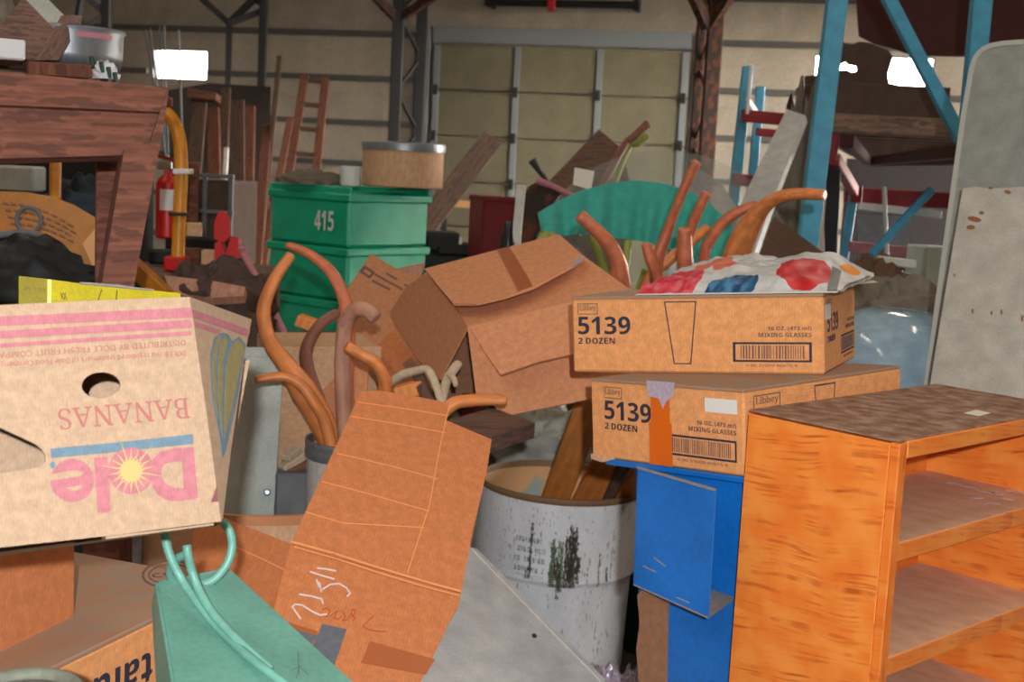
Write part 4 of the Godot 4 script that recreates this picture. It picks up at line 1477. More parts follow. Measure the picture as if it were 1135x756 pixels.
	for q in [[213, 292, .06, .11, 0], [231, 294, .045, .11, 1]]:
		var m4 := MB.new()
		m4.box(P(q[0], q[1], 4.65), Basis(Vector3.UP, 0.1), Vector3(q[2], q[3], 0.06), 0.003)
		single("timber_block", "reddish timber block standing beside the red jack" if q[4] == 0 else "pale timber block standing beside the red jack", "block", m4, M.lumber_r if q[4] == 0 else M.fibre)
	single("leather_bundle", "dark brown leather bundle slumped below the red jack", "bundle", heap(P(235, 352, 4.1), 0.19, 0.17, 0.2, 71, 0.4), mat(Color(0.27, 0.19, 0.16), 0.7))
	single("tan_leather_flap", "reddish tan leather strip lying across the dark bundle", "strip", plate(plane3(Vector3(182, 312, 3.95), Vector3(270, 326, 3.9), Vector3(182, 330, 3.9)), [182, 305, 240, 312, 272, 318, 270, 328, 236, 330, 190, 326], 0.03), M.bent_g)
	# trestle that carries this clutter
	var tt := thing("work_trestle", "low dark trestle table carrying the clutter before the green bins", "trestle", floor_y(P(220, 340, 4.5)))
	var top := MB.new()
	var c4 := P(225, 352, 4.45)
	var gy := 1.178
	c4 = P(225, 300, 4.72)
	var lbx := MB.new()
	var lbp := P(235, 352, 4.1)
	lbx.box(Vector3(lbp.x, lbp.y * 0.5, lbp.z), Basis(), Vector3(0.34, lbp.y, 0.3), 0.01)
	single("bundle_box", "brown box underneath the dark leather bundle", "box", lbx, M.brownbox)
	O = tt.position
	top.box(Vector3(c4.x, gy, c4.z), Basis(), Vector3(0.5, 0.03, 0.55), 0.004)
	part(tt, "top", top, M.darkwood)
	for sx in [-0.21, 0.21]:
		for sz in [-0.22, 0.22]:
			part(tt, "leg", post_box(Vector3(c4.x + sx, gy - 0.01, c4.z + sz), 0.05), M.darkwood)

# ------------------------------------------------------------------ middle of the pile
func build_middle() -> void:
	# big brown carton lying on its side, flaps open
	var t := thing("large_carton", "large brown carton on its side with taped top and open flaps", "carton", P(600, 445, 3.5))
	var ptop := plane3(Vector3(518, 362, 3.30), Vector3(690, 322, 3.20), Vector3(472, 302, 3.72))
	part(t, "top_panel", plate(ptop, [472, 302, 621, 265, 664, 296, 700, 322, 518, 362], 0.006), M.kraft)
	var pfr := plane3(Vector3(518, 362, 3.30), Vector3(690, 322, 3.20), Vector3(526, 438, 3.24))
	part(t, "front_panel", plate(pfr, [518, 362, 700, 320, 704, 430, 660, 441, 566, 460, 528, 440], 0.006), M.kraft)
	var pfl := plane3(Vector3(472, 302, 3.70), Vector3(621, 264, 3.62), Vector3(503, 341, 3.36))
	part(t, "top_flap", plate(pfl, [472, 302, 545, 283, 621, 264, 648, 288, 640, 297, 592, 323, 560, 334, 530, 341, 504, 341, 488, 322], 0.007, [], 0.012), M.kraft)
	part(t, "packing_tape", plate(pfl, [552, 281, 566, 278, 588, 314, 592, 322, 576, 328], 0.0005, [], 0.0128), M.tape_b, "brown packing tape")
	part(t, "packing_tape", plate(pfl, [630, 303, 642, 292, 649, 288, 646, 296], 0.0005, [], 0.0128), M.foil, "loose clear tape")
	var phf := plane3(Vector3(522, 364, 3.27), Vector3(640, 336, 3.19), Vector3(556, 417, 3.16))
	part(t, "hanging_flap", plate(phf, [521, 364, 640, 335, 646, 392, 600, 402, 556, 417, 540, 394], 0.006, [], 0.008), M.kraft)
	var plf := plane3(Vector3(472, 302, 3.72), Vector3(518, 362, 3.30), Vector3(486, 420, 3.38))
	part(t, "end_flap", plate(plf, [472, 302, 488, 322, 505, 342, 518, 362, 503, 390, 487, 421, 462, 398, 432, 346, 450, 318], 0.006), M.kraft_d)
	var pin := plane3(Vector3(470, 380, 3.70), Vector3(660, 350, 3.62), Vector3(480, 450, 3.66))
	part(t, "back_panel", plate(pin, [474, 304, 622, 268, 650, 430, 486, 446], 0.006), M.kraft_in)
	var pbt := plane3(Vector3(532, 441, 3.29), Vector3(656, 440, 3.25), Vector3(500, 436, 3.66))
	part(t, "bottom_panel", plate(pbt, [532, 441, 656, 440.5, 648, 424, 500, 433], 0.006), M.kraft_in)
	# printed cardboard sheet behind it
	var pp := plane3(Vector3(383, 332, 4.35), Vector3(470, 318, 4.3), Vector3(420, 420, 4.1))
	t = thing("printed_cardboard_sheet", "flat cardboard sheet with faded dark print standing behind the large carton", "cardboard", P(420, 420, 4.1))
	part(t, "sheet", plate(pp, [411, 281, 438, 297, 458, 306, 474, 305, 490, 330, 480, 420, 470, 520, 400, 520, 372, 348, 384, 322], 0.006), M.kraft_d)
	part(t, "printed_square", plate(pp, [398, 301, 404, 294, 416, 302, 410, 309], 0.0004, [[402.5, 301.5, 405, 298, 412, 302.5, 409.5, 305.5]], 0.0008), M.ink_f)
	for q in [[415, 305, 446, 322], [428, 304, 440, 311], [412, 312, 432, 322], [448, 316, 456, 322]]:
		var a := Vector2(q[0], q[1])
		var b := Vector2(q[2], q[3])
		var nn := (b - a).orthogonal().normalized() * 2.0
		part(t, "printed_line", plate(pp, [a.x, a.y, b.x, b.y, b.x + nn.x, b.y + nn.y, a.x + nn.x, a.y + nn.y], 0.0004, [], 0.0008), M.ink_f)
	single("torn_flap", "torn grey-brown cardboard corner poking up beside the large carton", "cardboard", plate(plane3(Vector3(440, 296, 4.6), Vector3(470, 294, 4.6), Vector3(450, 320, 4.5)), [438, 298, 471, 291, 466, 306, 452, 420, 436, 420], 0.01), M.bent_g)
	# small cardboard offcut with a dark square hole print
	var op := plane3(Vector3(420, 395, 3.75), Vector3(470, 395, 3.7), Vector3(440, 430, 3.6))
	t = thing("cardboard_offcut", "small square-cut cardboard offcut wedged behind the bent wood pieces", "cardboard", P(445, 430, 3.6))
	part(t, "sheet", plate(op, [416, 384, 438, 364, 470, 405, 468, 470, 420, 470], 0.006), M.kraft_o)
	part(t, "dark_patch", plate(op, [446, 404, 456, 396, 470, 410, 458, 418], 0.0005, [], 0.001), M.kraft_in)
	# beige twisted cloth
	t = thing("beige_cloth_roll", "beige rolled cloth twisted into an elbow below the end flap", "cloth", P(470, 440, 3.15))
	part(t, "roll", tube_px([[428, 428, 3.2], [445, 416, 3.17], [462, 411, 3.15], [474, 410, 3.13], [482, 424, 3.11], [490, 448, 3.1]], [.012, .014, .013, .012, .011, .011], 10, 0.8), M.beige)
	part(t, "tail", tube_px([[489, 446, 3.1], [492, 432, 3.13], [496, 420, 3.16], [504, 408, 3.2], [508, 403, 3.22]], [.012, .013, .012, .013, .011], 10, 0.8), M.beige)
	part(t, "knot", tube_px([[497, 415, 3.15], [503, 420, 3.12], [505, 427, 3.1]], [.007, .008, .006], 8), M.beige)
	# plank ends beneath the cloth
	var pk := MB.new()
	pk.beam(P(438, 436, 3.4), P(470, 428, 3.4), 0.05, 0.035, Vector3.UP, 0.003)
	single("orange_offcut", "short orange wood offcut under the beige cloth", "offcut", pk, M.plank_o)
	var pk2 := MB.new()
	pk2.beam(P(462, 412, 3.45), P(476, 446, 3.3), 0.03, 0.02, Vector3(0, 0, 1), 0.002)
	single("dark_batten", "narrow dark slat slanting under the beige cloth", "slat", pk2, M.darkwood)
	# dark block
	single("dark_wood_block", "dark weathered wood board jutting out above the white drum", "block", plate(plane3(Vector3(497, 468, 3.0), Vector3(592, 469, 3.05), Vector3(546, 452, 3.25)), [494, 468, 520, 459, 546, 452, 593, 469, 568, 477, 545, 484, 520, 476], 0.035), M.darkwood)
	# crate stack under the large carton
	var chh := P(500, 440, 3.6).y - 0.02
	var ck := P(472, 470, 3.5)
	var cm := MB.new()
	cm.box(Vector3(ck.x, chh * 0.5, ck.z), Basis(Vector3.UP, 0.12), Vector3(0.18, chh, 0.26), 0.008)
	single("prop_crate", "grey-green crate propping up the large carton's open end", "crate", cm, M.cloth_g)
	# grey rags between carton and drum
	single("grey_rags", "grey-green rags bunched behind the white drum", "rags", heap(P(605, 512, 4.75), 0.25, 0.2, 0.16, 81, 0.5), mat(Color(0.74, 0.74, 0.70), 0.9, T.mottle, 0.2))
	var rb := MB.new()
	var rp := P(605, 512, 4.75)
	rb.box(Vector3(rp.x, rp.y * 0.5, rp.z), Basis(), Vector3(0.42, rp.y, 0.3), 0.01)
	single("rag_box", "box holding up the grey rags behind the white drum", "box", rb, M.brownbox)
	build_drums()

func build_drums() -> void:
	# white open drum
	var rim := P(616, 531, 4.22)
	var base := floor_y(rim)
	var lean := Basis(Vector3.BACK, deg_to_rad(-1.5))
	var h := rim.y
	var r := 0.262
	var t := thing("white_drum", "white open-topped steel drum streaked with dark paint runs", "drum", base)
	var face := Basis(Vector3.UP, deg_to_rad(94.0)) # seam at the back, runs face the lens
	var mb := MB.new()
	mb.lathe(base, lean * face, [Vector2(r * 0.93, 0.0), Vector2(r * 0.94, h * 0.08), Vector2(r * 0.945, h * 0.30), Vector2(r * 0.955, h * 0.54), Vector2(r * 1.0, h * 0.565), Vector2(r * 1.005, h * 0.58), Vector2(r * 0.99, h * 0.60), Vector2(r * 0.99, h * 0.80), Vector2(r * 0.99, h * 0.97)], 64, 1.0, -1.0)
	part(t, "shell", mb, M.drum)
	var ri := MB.new()
	ri.lathe(base, lean, [Vector2(r * 0.985, h * 0.965), Vector2(r * 1.012, h * 0.975), Vector2(r * 1.014, h * 0.995), Vector2(r * 0.995, h * 1.004), Vector2(r * 0.972, h * 0.995), Vector2(r * 0.97, h * 0.965)], 64, 1.6, 0.05)
	part(t, "rim", ri, M.rustrim)
	var li := MB.new()
	li.lathe(base, lean, [Vector2(0.0, 0.03), Vector2(r * 0.92, 0.03), Vector2(r * 0.97, h * 0.97)], 64, 1.0, 1.0, true)
	part(t, "lining", li, M.lining)
	var bt := MB.new()
	bt.lathe(base, lean, [Vector2(0.0, 0.001), Vector2(r * 0.93, 0.001), Vector2(r * 0.95, 0.02)], 48)
	part(t, "foot_rim", bt, M.rustrim)
	# planks standing in the drum
	var planks := [[616, 553, 657, 440, .085, .03, "broad orange plank standing in the white drum", 4.12, 3.66], [650, 556, 690, 480, .085, .03, "second orange plank standing behind the cartons in the drum", 4.16, 3.8], [672, 556, 704, 490, .035, .03, "dark brown batten standing in the white drum", 4.12, 3.76], [688, 556, 722, 500, .05, .03, "short reddish plank at the edge of the white drum", 4.14, 3.82]]
	for i in planks.size():
		var q: Array = planks[i]
		var a := P(q[0], q[1], q[7])
		var b := P(q[2], q[3], q[8])
		var m2 := MB.new()
		var dir := (b - a).normalized()
		m2.beam(a - dir * 0.16, b, q[4], q[5], Vector3(0, 0, 1), 0.004)
		single("drum_plank", q[6], "plank", m2, M.darkwood if i == 2 else M.plank_o, "planks in the white drum")
	# green drum behind, with bent wood in it
	var gc := floor_y(P(775, 540, 4.52))
	t = thing("green_drum", "dark green steel drum squeezed behind the white drum and the blue cabinet", "drum", gc)
	var gm := MB.new()
	gm.lathe(gc, Basis(), [Vector2(0.27, 0.0), Vector2(0.28, 0.01), Vector2(0.275, 0.02), Vector2(0.275, 0.28), Vector2(0.285, 0.30), Vector2(0.275, 0.32), Vector2(0.275, 0.58), Vector2(0.285, 0.60), Vector2(0.275, 0.62), Vector2(0.275, 0.86), Vector2(0.283, 0.875), Vector2(0.272, 0.88), Vector2(0.268, 0.86)], 56, 2.0, 1.0)
	part(t, "shell", gm, M.greendrum)
	var gi := MB.new()
	gi.lathe(gc, Basis(), [Vector2(0.0, 0.02), Vector2(0.262, 0.02), Vector2(0.268, 0.86)], 56, 2.0, 1.0, true)
	part(t, "lining", gi, M.rust)
	# grey fibre bucket with bent wood in it
	var kc := P(393, 486, 3.22)
	var kb := floor_y(kc)
	t = thing("fibre_bucket", "tall pale grey fibre drum with a steel band holding bent wood", "drum", kb)
	var km := MB.new()
	var tilt := Basis()
	km.lathe(kb, tilt, [Vector2(0.112, 0.0), Vector2(0.115, 0.01), Vector2(0.115, kc.y - 0.03)], 40, 0.8, 1.0)
	part(t, "shell", km, M.fibre_g)
	var kr := MB.new()
	kr.lathe(kb, tilt, [Vector2(0.116, kc.y - 0.045), Vector2(0.121, kc.y - 0.04), Vector2(0.121, kc.y - 0.022), Vector2(0.118, kc.y - 0.018), Vector2(0.121, kc.y - 0.012), Vector2(0.121, kc.y), Vector2(0.112, kc.y), Vector2(0.111, kc.y - 0.05)], 40, 0.8, 0.1)
	part(t, "steel_band", kr, M.galv)
	var kl := MB.new()
	kl.lathe(kb, tilt, [Vector2(0.0, 0.02), Vector2(0.109, 0.02), Vector2(0.111, kc.y - 0.02)], 40, 0.8, 1.0, true)
	part(t, "lining", kl, M.fibre)
	# crumpled clear wrap on the floor by the drum
	for q in [[668, 742, .10, 90], [690, 728, .09, 91], [704, 748, .07, 92]]:
		var pp := P(q[0], q[1], 3.95)
		pp.y = 0.0
		single("crumpled_wrap", "crumpled clear and silver plastic wrap on the floor by the white drum", "wrap", heap(pp, q[2], 0.09, 0.1, q[3], 1.0, 34), M.foil, "crumpled wrap on the floor")

# ------------------------------------------------------------------ bent wooden chair arms
func arm(label: String, m: Material, pts: Array, rad: Array, group: String, flat := 0.75) -> void:
	var fat := 1.05
	var rr: Array = []
	for q in rad:
		rr.append(q * fat)
	single("bent_wood_arm", label, "chair arm", tube_px(pts, rr, 16, flat), m, group)
func build_arms() -> void:
	var g := "bent wood pieces in the fibre drum"
	arm("broad orange bent wood arm curling up over the green bins", M.bent_o, [[322, 283, 3.30], [303, 312, 3.28], [292, 345, 3.26], [299, 378, 3.24], [318, 405, 3.22], [336, 432, 3.22], [358, 470, 3.22], [376, 520, 3.22], [392, 620, 3.2]], [.015, .019, .021, .021, .025, .036, .036, .030, .022], g, 0.75)
	arm("reddish bent wood arm arching above the hooked cane", M.bent_r, [[320, 272, 3.45], [345, 283, 3.42], [368, 303, 3.38], [382, 333, 3.36], [386, 370, 3.34], [384, 430, 3.30], [388, 520, 3.25], [394, 620, 3.2]], [.013, .016, .018, .019, .020, .020, .020, .020], g)
	arm("dark brown bent arm curving behind the reddish arch", M.bent_d, [[374, 347, 3.55], [355, 360, 3.53], [341, 383, 3.50], [340, 405, 3.47], [352, 440, 3.42], [374, 500, 3.34], [392, 600, 3.28]], [.017, .019, .020, .020, .019, .019, .018], g)
	arm("greyish wooden cane with a rounded hook top", M.bent_g, [[416, 352, 3.04], [407, 344, 3.05], [394, 344, 3.07], [384, 356, 3.09], [380, 385, 3.11], [380, 430, 3.13], [384, 500, 3.16], [392, 600, 3.18]], [.017, .018, .018, .018, .018, .019, .019, .019], g, 1.0)
	arm("orange bent arm dropping in front of the hooked cane", M.bent_o, [[385, 384, 2.98], [398, 392, 2.99], [414, 401, 3.0], [425, 417, 3.02], [426, 440, 3.05], [416, 520, 3.10], [404, 620, 3.15]], [.017, .018, .019, .020, .020, .020, .020], g)
	arm("orange bent arm reaching sideways toward the banana carton", M.bent_o, [[284, 421, 3.12], [300, 418, 3.13], [318, 418, 3.14], [334, 427, 3.15], [348, 446, 3.16], [364, 480, 3.18], [388, 600, 3.2]], [.012, .014, .015, .017, .019, .020, .020], g)
	var g2 := "bent wood pieces behind the glassware cartons"
	arm("long reddish bent stick rising highest behind the magazine", M.bent_r, [[772, 180, 4.2], [761, 203, 4.22], [749, 232, 4.25], [738, 262, 4.28], [728, 295, 4.3], [735, 360, 4.35], [755, 520, 4.45]], [.020, .019, .019, .022, .026, .025, .022], g2)
	arm("short brown bent stick below the highest one", M.bent_r, [[783, 214, 4.15], [774, 234, 4.17], [765, 256, 4.2], [760, 285, 4.22], [765, 400, 4.35], [775, 520, 4.45]], [.018, .019, .021, .022, .022, .022], g2)
	arm("stubby dark red peg standing in front of the short stick", M.bent_r, [[759, 254, 4.05], [759, 275, 4.06], [760, 300, 4.08], [766, 400, 4.2], [778, 520, 4.4]], [.022, .023, .024, .024, .022], g2, 1.0)
	arm("round dark red bent arm curving down in front of the teal shell", M.bent_r, [[643, 239, 3.75], [658, 253, 3.76], [674, 269, 3.78], [685, 291, 3.80], [689, 320, 3.84], [705, 400, 4.0], [740, 540, 4.35]], [.018, .019, .021, .024, .028, .026, .022], g2, 1.0)
	arm("slim bent arm sweeping up to the broad orange one", M.bent_r, [[838, 227, 4.1], [822, 233, 4.1], [803, 245, 4.12], [789, 264, 4.14], [780, 290, 4.17], [776, 400, 4.3], [780, 520, 4.45]], [.018, .020, .021, .022, .022, .022, .022], g2)
	arm("broad orange arm reaching out level across the blue upright", M.bent_o, [[913, 216, 3.75], [893, 215, 3.78], [868, 217, 3.82], [848, 228, 3.87], [834, 246, 3.92], [818, 280, 3.98], [800, 360, 4.15], [790, 520, 4.40]], [.020, .022, .023, .027, .038, .047, .036, .026], g2, 0.75)
	arm("pale orange arm slanting low behind the magazine", M.bent_o, [[784, 252, 4.35], [766, 268, 4.35], [742, 288, 4.36], [716, 318, 4.37], [712, 400, 4.4], [750, 540, 4.5]], [.018, .021, .023, .024, .024, .022], g2)
	arm("dark paddle-ended arm leaning beside the magazine's edge", M.bent_r, [[716, 271, 4.0], [721, 285, 4.0], [728, 305, 4.02], [740, 350, 4.08], [765, 520, 4.4]], [.020, .030, .024, .020, .020], g2, 0.6)
	# one lying on the dark block
	arm("orange bent arm lying on the dark wood block", M.bent_o, [[561, 444, 2.95], [545, 443, 2.95], [520, 444, 2.94], [502, 448, 2.93], [486, 462, 2.92]], [.013, .016, .017, .018, .017], "bent wood pieces lying loose", 0.8)
	# wood scraps beside the fibre drum
	var k := P(350, 470, 3.75)
	var kx := MB.new()
	kx.box(Vector3(k.x, k.y * 0.5 + 0.12, k.z), Basis(Vector3.UP, 0.35), Vector3(0.30, k.y + 0.25, 0.3), 0.004)
	single("tan_storage_carton", "tan carton standing behind the fibre drum of bent wood", "carton", kx, M.fibre)
	var lp := plane3(Vector3(316, 470, 3.5), Vector3(345, 470, 3.5), Vector3(320, 510, 3.4))
	single("tan_card_scrap", "tan cardboard scrap leaning between the white door and the fibre drum", "cardboard", plate(lp, [312, 470, 330, 446, 348, 478, 344, 512, 316, 498], 0.006), M.fibre)
	single("tan_card_piece", "tan cardboard piece wedged between the dark arm and the hooked cane", "cardboard", plate(plane3(Vector3(352, 420, 3.62), Vector3(392, 410, 3.58), Vector3(360, 480, 3.5)), [346, 428, 378, 396, 408, 404, 404, 470, 398, 560, 352, 560], 0.006), M.kraft)
	single("brown_card_strip", "narrow brown cardboard strip behind the hooked cane", "cardboard", plate(plane3(Vector3(400, 380, 3.9), Vector3(440, 370, 3.9), Vector3(410, 440, 3.8)), [398, 372, 414, 362, 446, 398, 440, 470, 402, 470], 0.006), M.kraft_d)
	for q in [[312, 520, 336, 504, .02, 0], [318, 524, 345, 512, .018, 1], [316, 508, 330, 496, .016, 0]]:
		var m2 := MB.new()
		m2.beam(P(q[0], q[1], 3.34), P(q[2], q[3], 3.38), 0.03, q[4], Vector3.UP, 0.002)
		single("wood_scrap", ["beige wood scrap lying crosswise on the grey steel box", "dark wood scrap lying on the grey steel box", "smallest beige wood scrap on the grey steel box"][[312, 318, 316].find(q[0])], "scrap", m2, M.beige if q[5] == 0 else M.bent_d, "wood scraps on the grey box")
	var gp := P(372, 372, 4.2)
	var gb := MB.new()
	gb.box(Vector3(gp.x, gp.y * 0.5, gp.z), Basis(Vector3.UP, 0.3), Vector3(0.30, gp.y, 0.24), 0.006)
	single("olive_box", "olive green box standing between the green bins and the bent wood", "box", gb, mat(Color(0.34, 0.36, 0.20), 0.8, T.mottle, 0.3))
	var oc := MB.new()
	oc.beam(P(330, 354, 4.0), P(352, 362, 4.0), 0.06, 0.035, Vector3.UP, 0.003)
	single("orange_block", "orange wood block lying on the olive green box", "block", oc, M.plank_o)
	var bl := MB.new()
	bl.box(P(358, 402, 3.9), Basis(Vector3.UP, 0.3), Vector3(0.08, 0.03, 0.1), 0.004)
	single("pale_blue_packet", "pale blue-grey packet behind the dark bent arm", "packet", bl, mat(Color(0.56, 0.58, 0.64), 0.7))

# ------------------------------------------------------------------ front left: banana carton and what carries it
func zpx(pts: Array, ox: float, oy: float, s: float) -> Array:
	var o: Array = []
	for i in range(0, pts.size(), 2):
		o.append(ox + pts[i] / s)
		o.append(oy + pts[i + 1] / s)
	return o
func build_front_left() -> void:
	var pf := plane3(Vector3(210, 329, 1.40), Vector3(0, 338, 1.31), Vector3(245, 578, 1.365))
	pf.x = -pf.x
	pf.y = pf.n.cross(pf.x)
	var t := thing("banana_carton", "pale printed banana carton set upside down with hand holes", "carton", on(pf, 100, 594))
	var hand := [-46, 462, -20, 466, 0, 474, 26, 486, 39, 492, 47, 499, 50.5, 506, 50, 512, 45, 517, 38, 519, 26, 521, 0, 525, -30, 524, -52, 512, -60, 488]
	var front := plate(pf, [-300, 351, 0, 338, 110, 333, 210, 329, 228, 450, 245, 578, 120, 594, 0, 607, -300, 644], 0.004, [px_ellipse(112, 427, 21.5, 14.5, 24, -0.06), hand])
	var fr := part(t, "front_panel", front, M.banana)
	var lift := 0.0006
	for q in [[351, 361.5, 341, 352], [367, 375.5, 354.5, 363.5], [381, 385.5, 367, 371.5]]:
		var dy0: float = (q[0] - q[2]) / 211.0 * 300.0
		part(fr, "printed_stripe", plate(pf, [-290, q[0] + dy0 * 0.6, 0, q[0], 211.5, q[2], 213, q[3], 0, q[1], -290, q[1] + dy0 * 0.6], 0.0003, [], lift), M.pink)
	# words run upside down
	print_words(fr, "DISTRIBUTED BY DOLE FRESH FRUIT COMPANY", pf, Vector2(205, 377.0), Vector2(-16, 392), 0.0058, M.pinkish)
	print_words(fr, "DOLE® is a registered trademark of Dole Food Company, Inc.", pf, Vector2(205, 387.0), Vector2(-18, 401), 0.0075, M.pinkish)
	print_words(fr, "BANANAS", pf, Vector2(208.5, 441.0), Vector2(63.5, 453.5), 0.0215, M.pinkish, "Droid Serif", 400)
	part(fr, "printed_band", plate(pf, zpx([90, 155, 545, 112, 985, 65, 990, 125, 545, 172, 95, 215], 40, 470, 5.675), 0.0003, [], lift), M.skyblue)
	var D := [990, 145, 1018, 468, 880, 488, 815, 476, 765, 445, 735, 400, 722, 340, 722, 280, 735, 220, 780, 175, 870, 152]
	var Dh := [918, 235, 930, 405, 862, 402, 815, 375, 788, 330, 788, 290, 805, 255, 850, 240]
	part(fr, "printed_letter", plate(pf, zpx(D, 40, 470, 5.675), 0.0003, [zpx(Dh, 40, 470, 5.675)], lift), M.pink)
	part(fr, "printed_letter", plate(pf, zpx([362, 215, 448, 205, 470, 545, 440, 556, 388, 560], 40, 470, 5.675), 0.0003, [], lift), M.pink)
	var e: Array = []
	for i in 30:
		var an := deg_to_rad(197.0 + i * (360.0 - 17.0) / 29.0)
		e.append_array([228 + 137 * cos(an), 355 + 136 * sin(an)])
	e.append_array([200, 340, 285, 328, 298, 305, 250, 290, 180, 300])
	part(fr, "printed_letter", plate(pf, zpx(e, 40, 470, 5.675), 0.0003, [zpx([182, 402, 295, 382, 276, 410, 238, 421], 40, 470, 5.675)], lift), M.pink)
	part(fr, "printed_letter", plate(pf, zpx(px_ellipse(597, 295, 146, 146, 32), 40, 470, 5.675), 0.0003, [], lift + 0.0001), M.pink)
	var sunp: Array = []
	for i in 40:
		var an := TAU * i / 40.0 - 0.1
		var rr := 88.0 if i % 2 == 0 else 66.0
		sunp.append_array([597 + rr * cos(an), 295 + rr * sin(an)])
	part(fr, "printed_sun", plate(pf, zpx(sunp, 40, 470, 5.675), 0.0003, [], lift + 0.0002), M.sun)
	var rays := MB.new()
	for i in 18:
		var an := TAU * (i + 0.5) / 18.0
		var r1 := 150.0 if i % 3 else 215.0
		var c := Vector2(cos(an), sin(an))
		var k := c.orthogonal() * 6.0
		plate2(rays, pf, px_poly(pf, zpx([597 + c.x * 80 + k.x, 295 + c.y * 80 + k.y, 597 + c.x * r1, 295 + c.y * r1, 597 + c.x * 80 - k.x, 295 + c.y * 80 - k.y], 40, 470, 5.675)), 0.0003, [], lift + 0.0002)
	part(fr, "printed_rays", rays, M.sun)
	part(fr, "printed_dot", plate(pf, zpx(px_ellipse(103, 258, 17, 22, 14), 40, 470, 5.675), 0.0003, [], lift), M.skyblue)
	# side panel with the banana hand
	var ps := plane3(Vector3(210, 329, 1.40), Vector3(279, 354, 1.57), Vector3(245, 578, 1.365))
	var sd := part(t, "side_panel", plate(ps, [210, 329, 279, 354, 272, 390, 264, 445, 256, 500, 247, 574, 245, 578, 228, 450], 0.004), M.banana)
	for q in [[212.5, 343, 277, 366, 275, 373, 214, 352], [215, 356, 244, 366, 243, 371, 216, 362]]:
		part(sd, "printed_stripe", plate(ps, q, 0.0003, [], lift), M.pink)
	part(sd, "printed_outline", plate(ps, [246, 369, 237, 374, 232.5, 395, 234.5, 440, 243, 482, 246, 508, 250, 500, 263, 440, 272, 382, 265, 373, 257, 378, 252, 370], 0.0003, [], lift), M.skyblue)
	for q in [[246, 371, 239, 376, 234.5, 396, 236, 438, 241, 465, 239.5, 430, 239, 398, 243, 379], [249, 372, 244, 382, 241.5, 400, 241, 430, 244, 474, 246, 485, 246, 430, 247, 398, 252, 378], [262, 376, 254, 386, 249.5, 410, 248.5, 445, 248, 486, 256, 455, 265, 410, 271, 384]]:
		part(sd, "printed_banana", plate(ps, q, 0.0003, [], lift + 0.0003), M.banana_y)
	part(sd, "printed_letter", plate(ps, [240, 538, 233.5, 556, 241, 556], 0.0003, [], lift), M.pink)
	# far panels and the closed underside
	var A := P(279, 354, 1.57)
	var n3 := pf.n
	var L := on(pf, -300, 351)
	var BR := on(pf, 245, 578)
	var off := A - on(pf, 210, 329)
	var pbk := plane_w(A + Vector3(0, -0.06, 0), L + off + Vector3(0, -0.06, 0), BR + off)
	var bk := MB.new()
	var BL := on(pf, -300, 644)
	var FR := P(243, 574, 1.58)
	bk.quad(A + Vector3(-0.002, -0.05, 0), L + off + Vector3(0, -0.05, 0), BL + off, FR, -n3)
	bk.quad(A + Vector3(-0.002, -0.05, -0.004), L + off + Vector3(0, -0.05, -0.004), BL + off + Vector3(0, 0, -0.004), FR + Vector3(0, 0, -0.004), n3)
	part(t, "back_panel", bk, M.banana)
	var tpn := MB.new()
	var TR := on(pf, 209, 330)
	tpn.quad(TR - n3 * 0.004, L - n3 * 0.004, L + off + Vector3(0, -0.05, 0), A + Vector3(-0.004, -0.05, 0), Vector3.UP)
	tpn.quad(TR - n3 * 0.004 - Vector3(0, 0.004, 0), L - n3 * 0.004 - Vector3(0, 0.004, 0), L + off + Vector3(0, -0.054, 0), A + Vector3(-0.004, -0.054, 0), Vector3.DOWN)
	part(t, "upper_panel", tpn, M.banana)
	var bo := MB.new()
	bo.quad(BR, BL, BL + off, FR, Vector3.UP)
	bo.quad(BR - Vector3(0, 0.004, 0), BL - Vector3(0, 0.004, 0), BL + off - Vector3(0, 0.004, 0), FR - Vector3(0, 0.004, 0), Vector3.DOWN)
	part(t, "underside", bo, M.banana)
	var le := MB.new()
	le.quad(L, BL, BL + off, L + off, Vector3.LEFT)
	part(t, "side_panel", le, M.banana)
	part(t, "torn_edge", plate(pf, [118, 594, 180, 587, 238, 579.5, 238, 582, 176, 590, 118, 597.5], 0.02, [], -0.004), M.banana)
	# yellow carton inside
	var py := plane3(Vector3(20, 330, 1.62), Vector3(195, 340, 1.74), Vector3(20, 304, 1.63))
	t = thing("yellow_carton", "bright yellow printed carton standing behind the banana carton", "carton", on(py, 90, 470))
	part(t, "front_panel", plate(py, [21.5, 306, 54, 309.5, 88, 314, 130, 318, 170, 322, 200, 325, 205, 470, 22, 470], 0.004), M.yellow)
	part(t, "dull_band", plate(py, [22, 306.5, 53, 310, 53.5, 360, 22, 360], 0.0003, [], 0.0006), M.yellow_dull)
	part(t, "crease", plate(py, [52.5, 310, 57, 310.2, 56, 360, 52, 360], 0.0003, [], 0.0009), mat(Color(0.9, 0.88, 0.5), 0.6))
	part(t, "top_edge", plate(py, [88, 313, 130, 316, 150, 319, 170, 321, 170, 322.5, 130, 319, 88, 315], 0.01, [], 0.002), M.dustgrey)
	print_words(t, "JPL 1733", py, Vector2(26, 322), Vector2(50, 324), 0.005, M.ink_olive)
	print_words(t, "XX", py, Vector2(67.5, 332), Vector2(74, 332), 0.009, M.ink)
	for q in [[112, 321, 108, 333], [129, 322, 128, 333]]:
		part(t, "printed_line", plate(py, [q[0], q[1], q[0] + 1.3, q[1], q[2] + 1.3, q[3], q[2], q[3]], 0.0003, [], 0.0006), M.ink_olive)
	# dusty carton below
	var c0 := P(55, 731, 1.75)
	var e1 := P(165, 687, 1.95) - c0
	e1.y = 0
	e1 = e1.normalized()
	var e2 := Vector3(e1.z, 0, -e1.x)
	if e2.z > 0:
		e2 = -e2
	var topy := 0.908
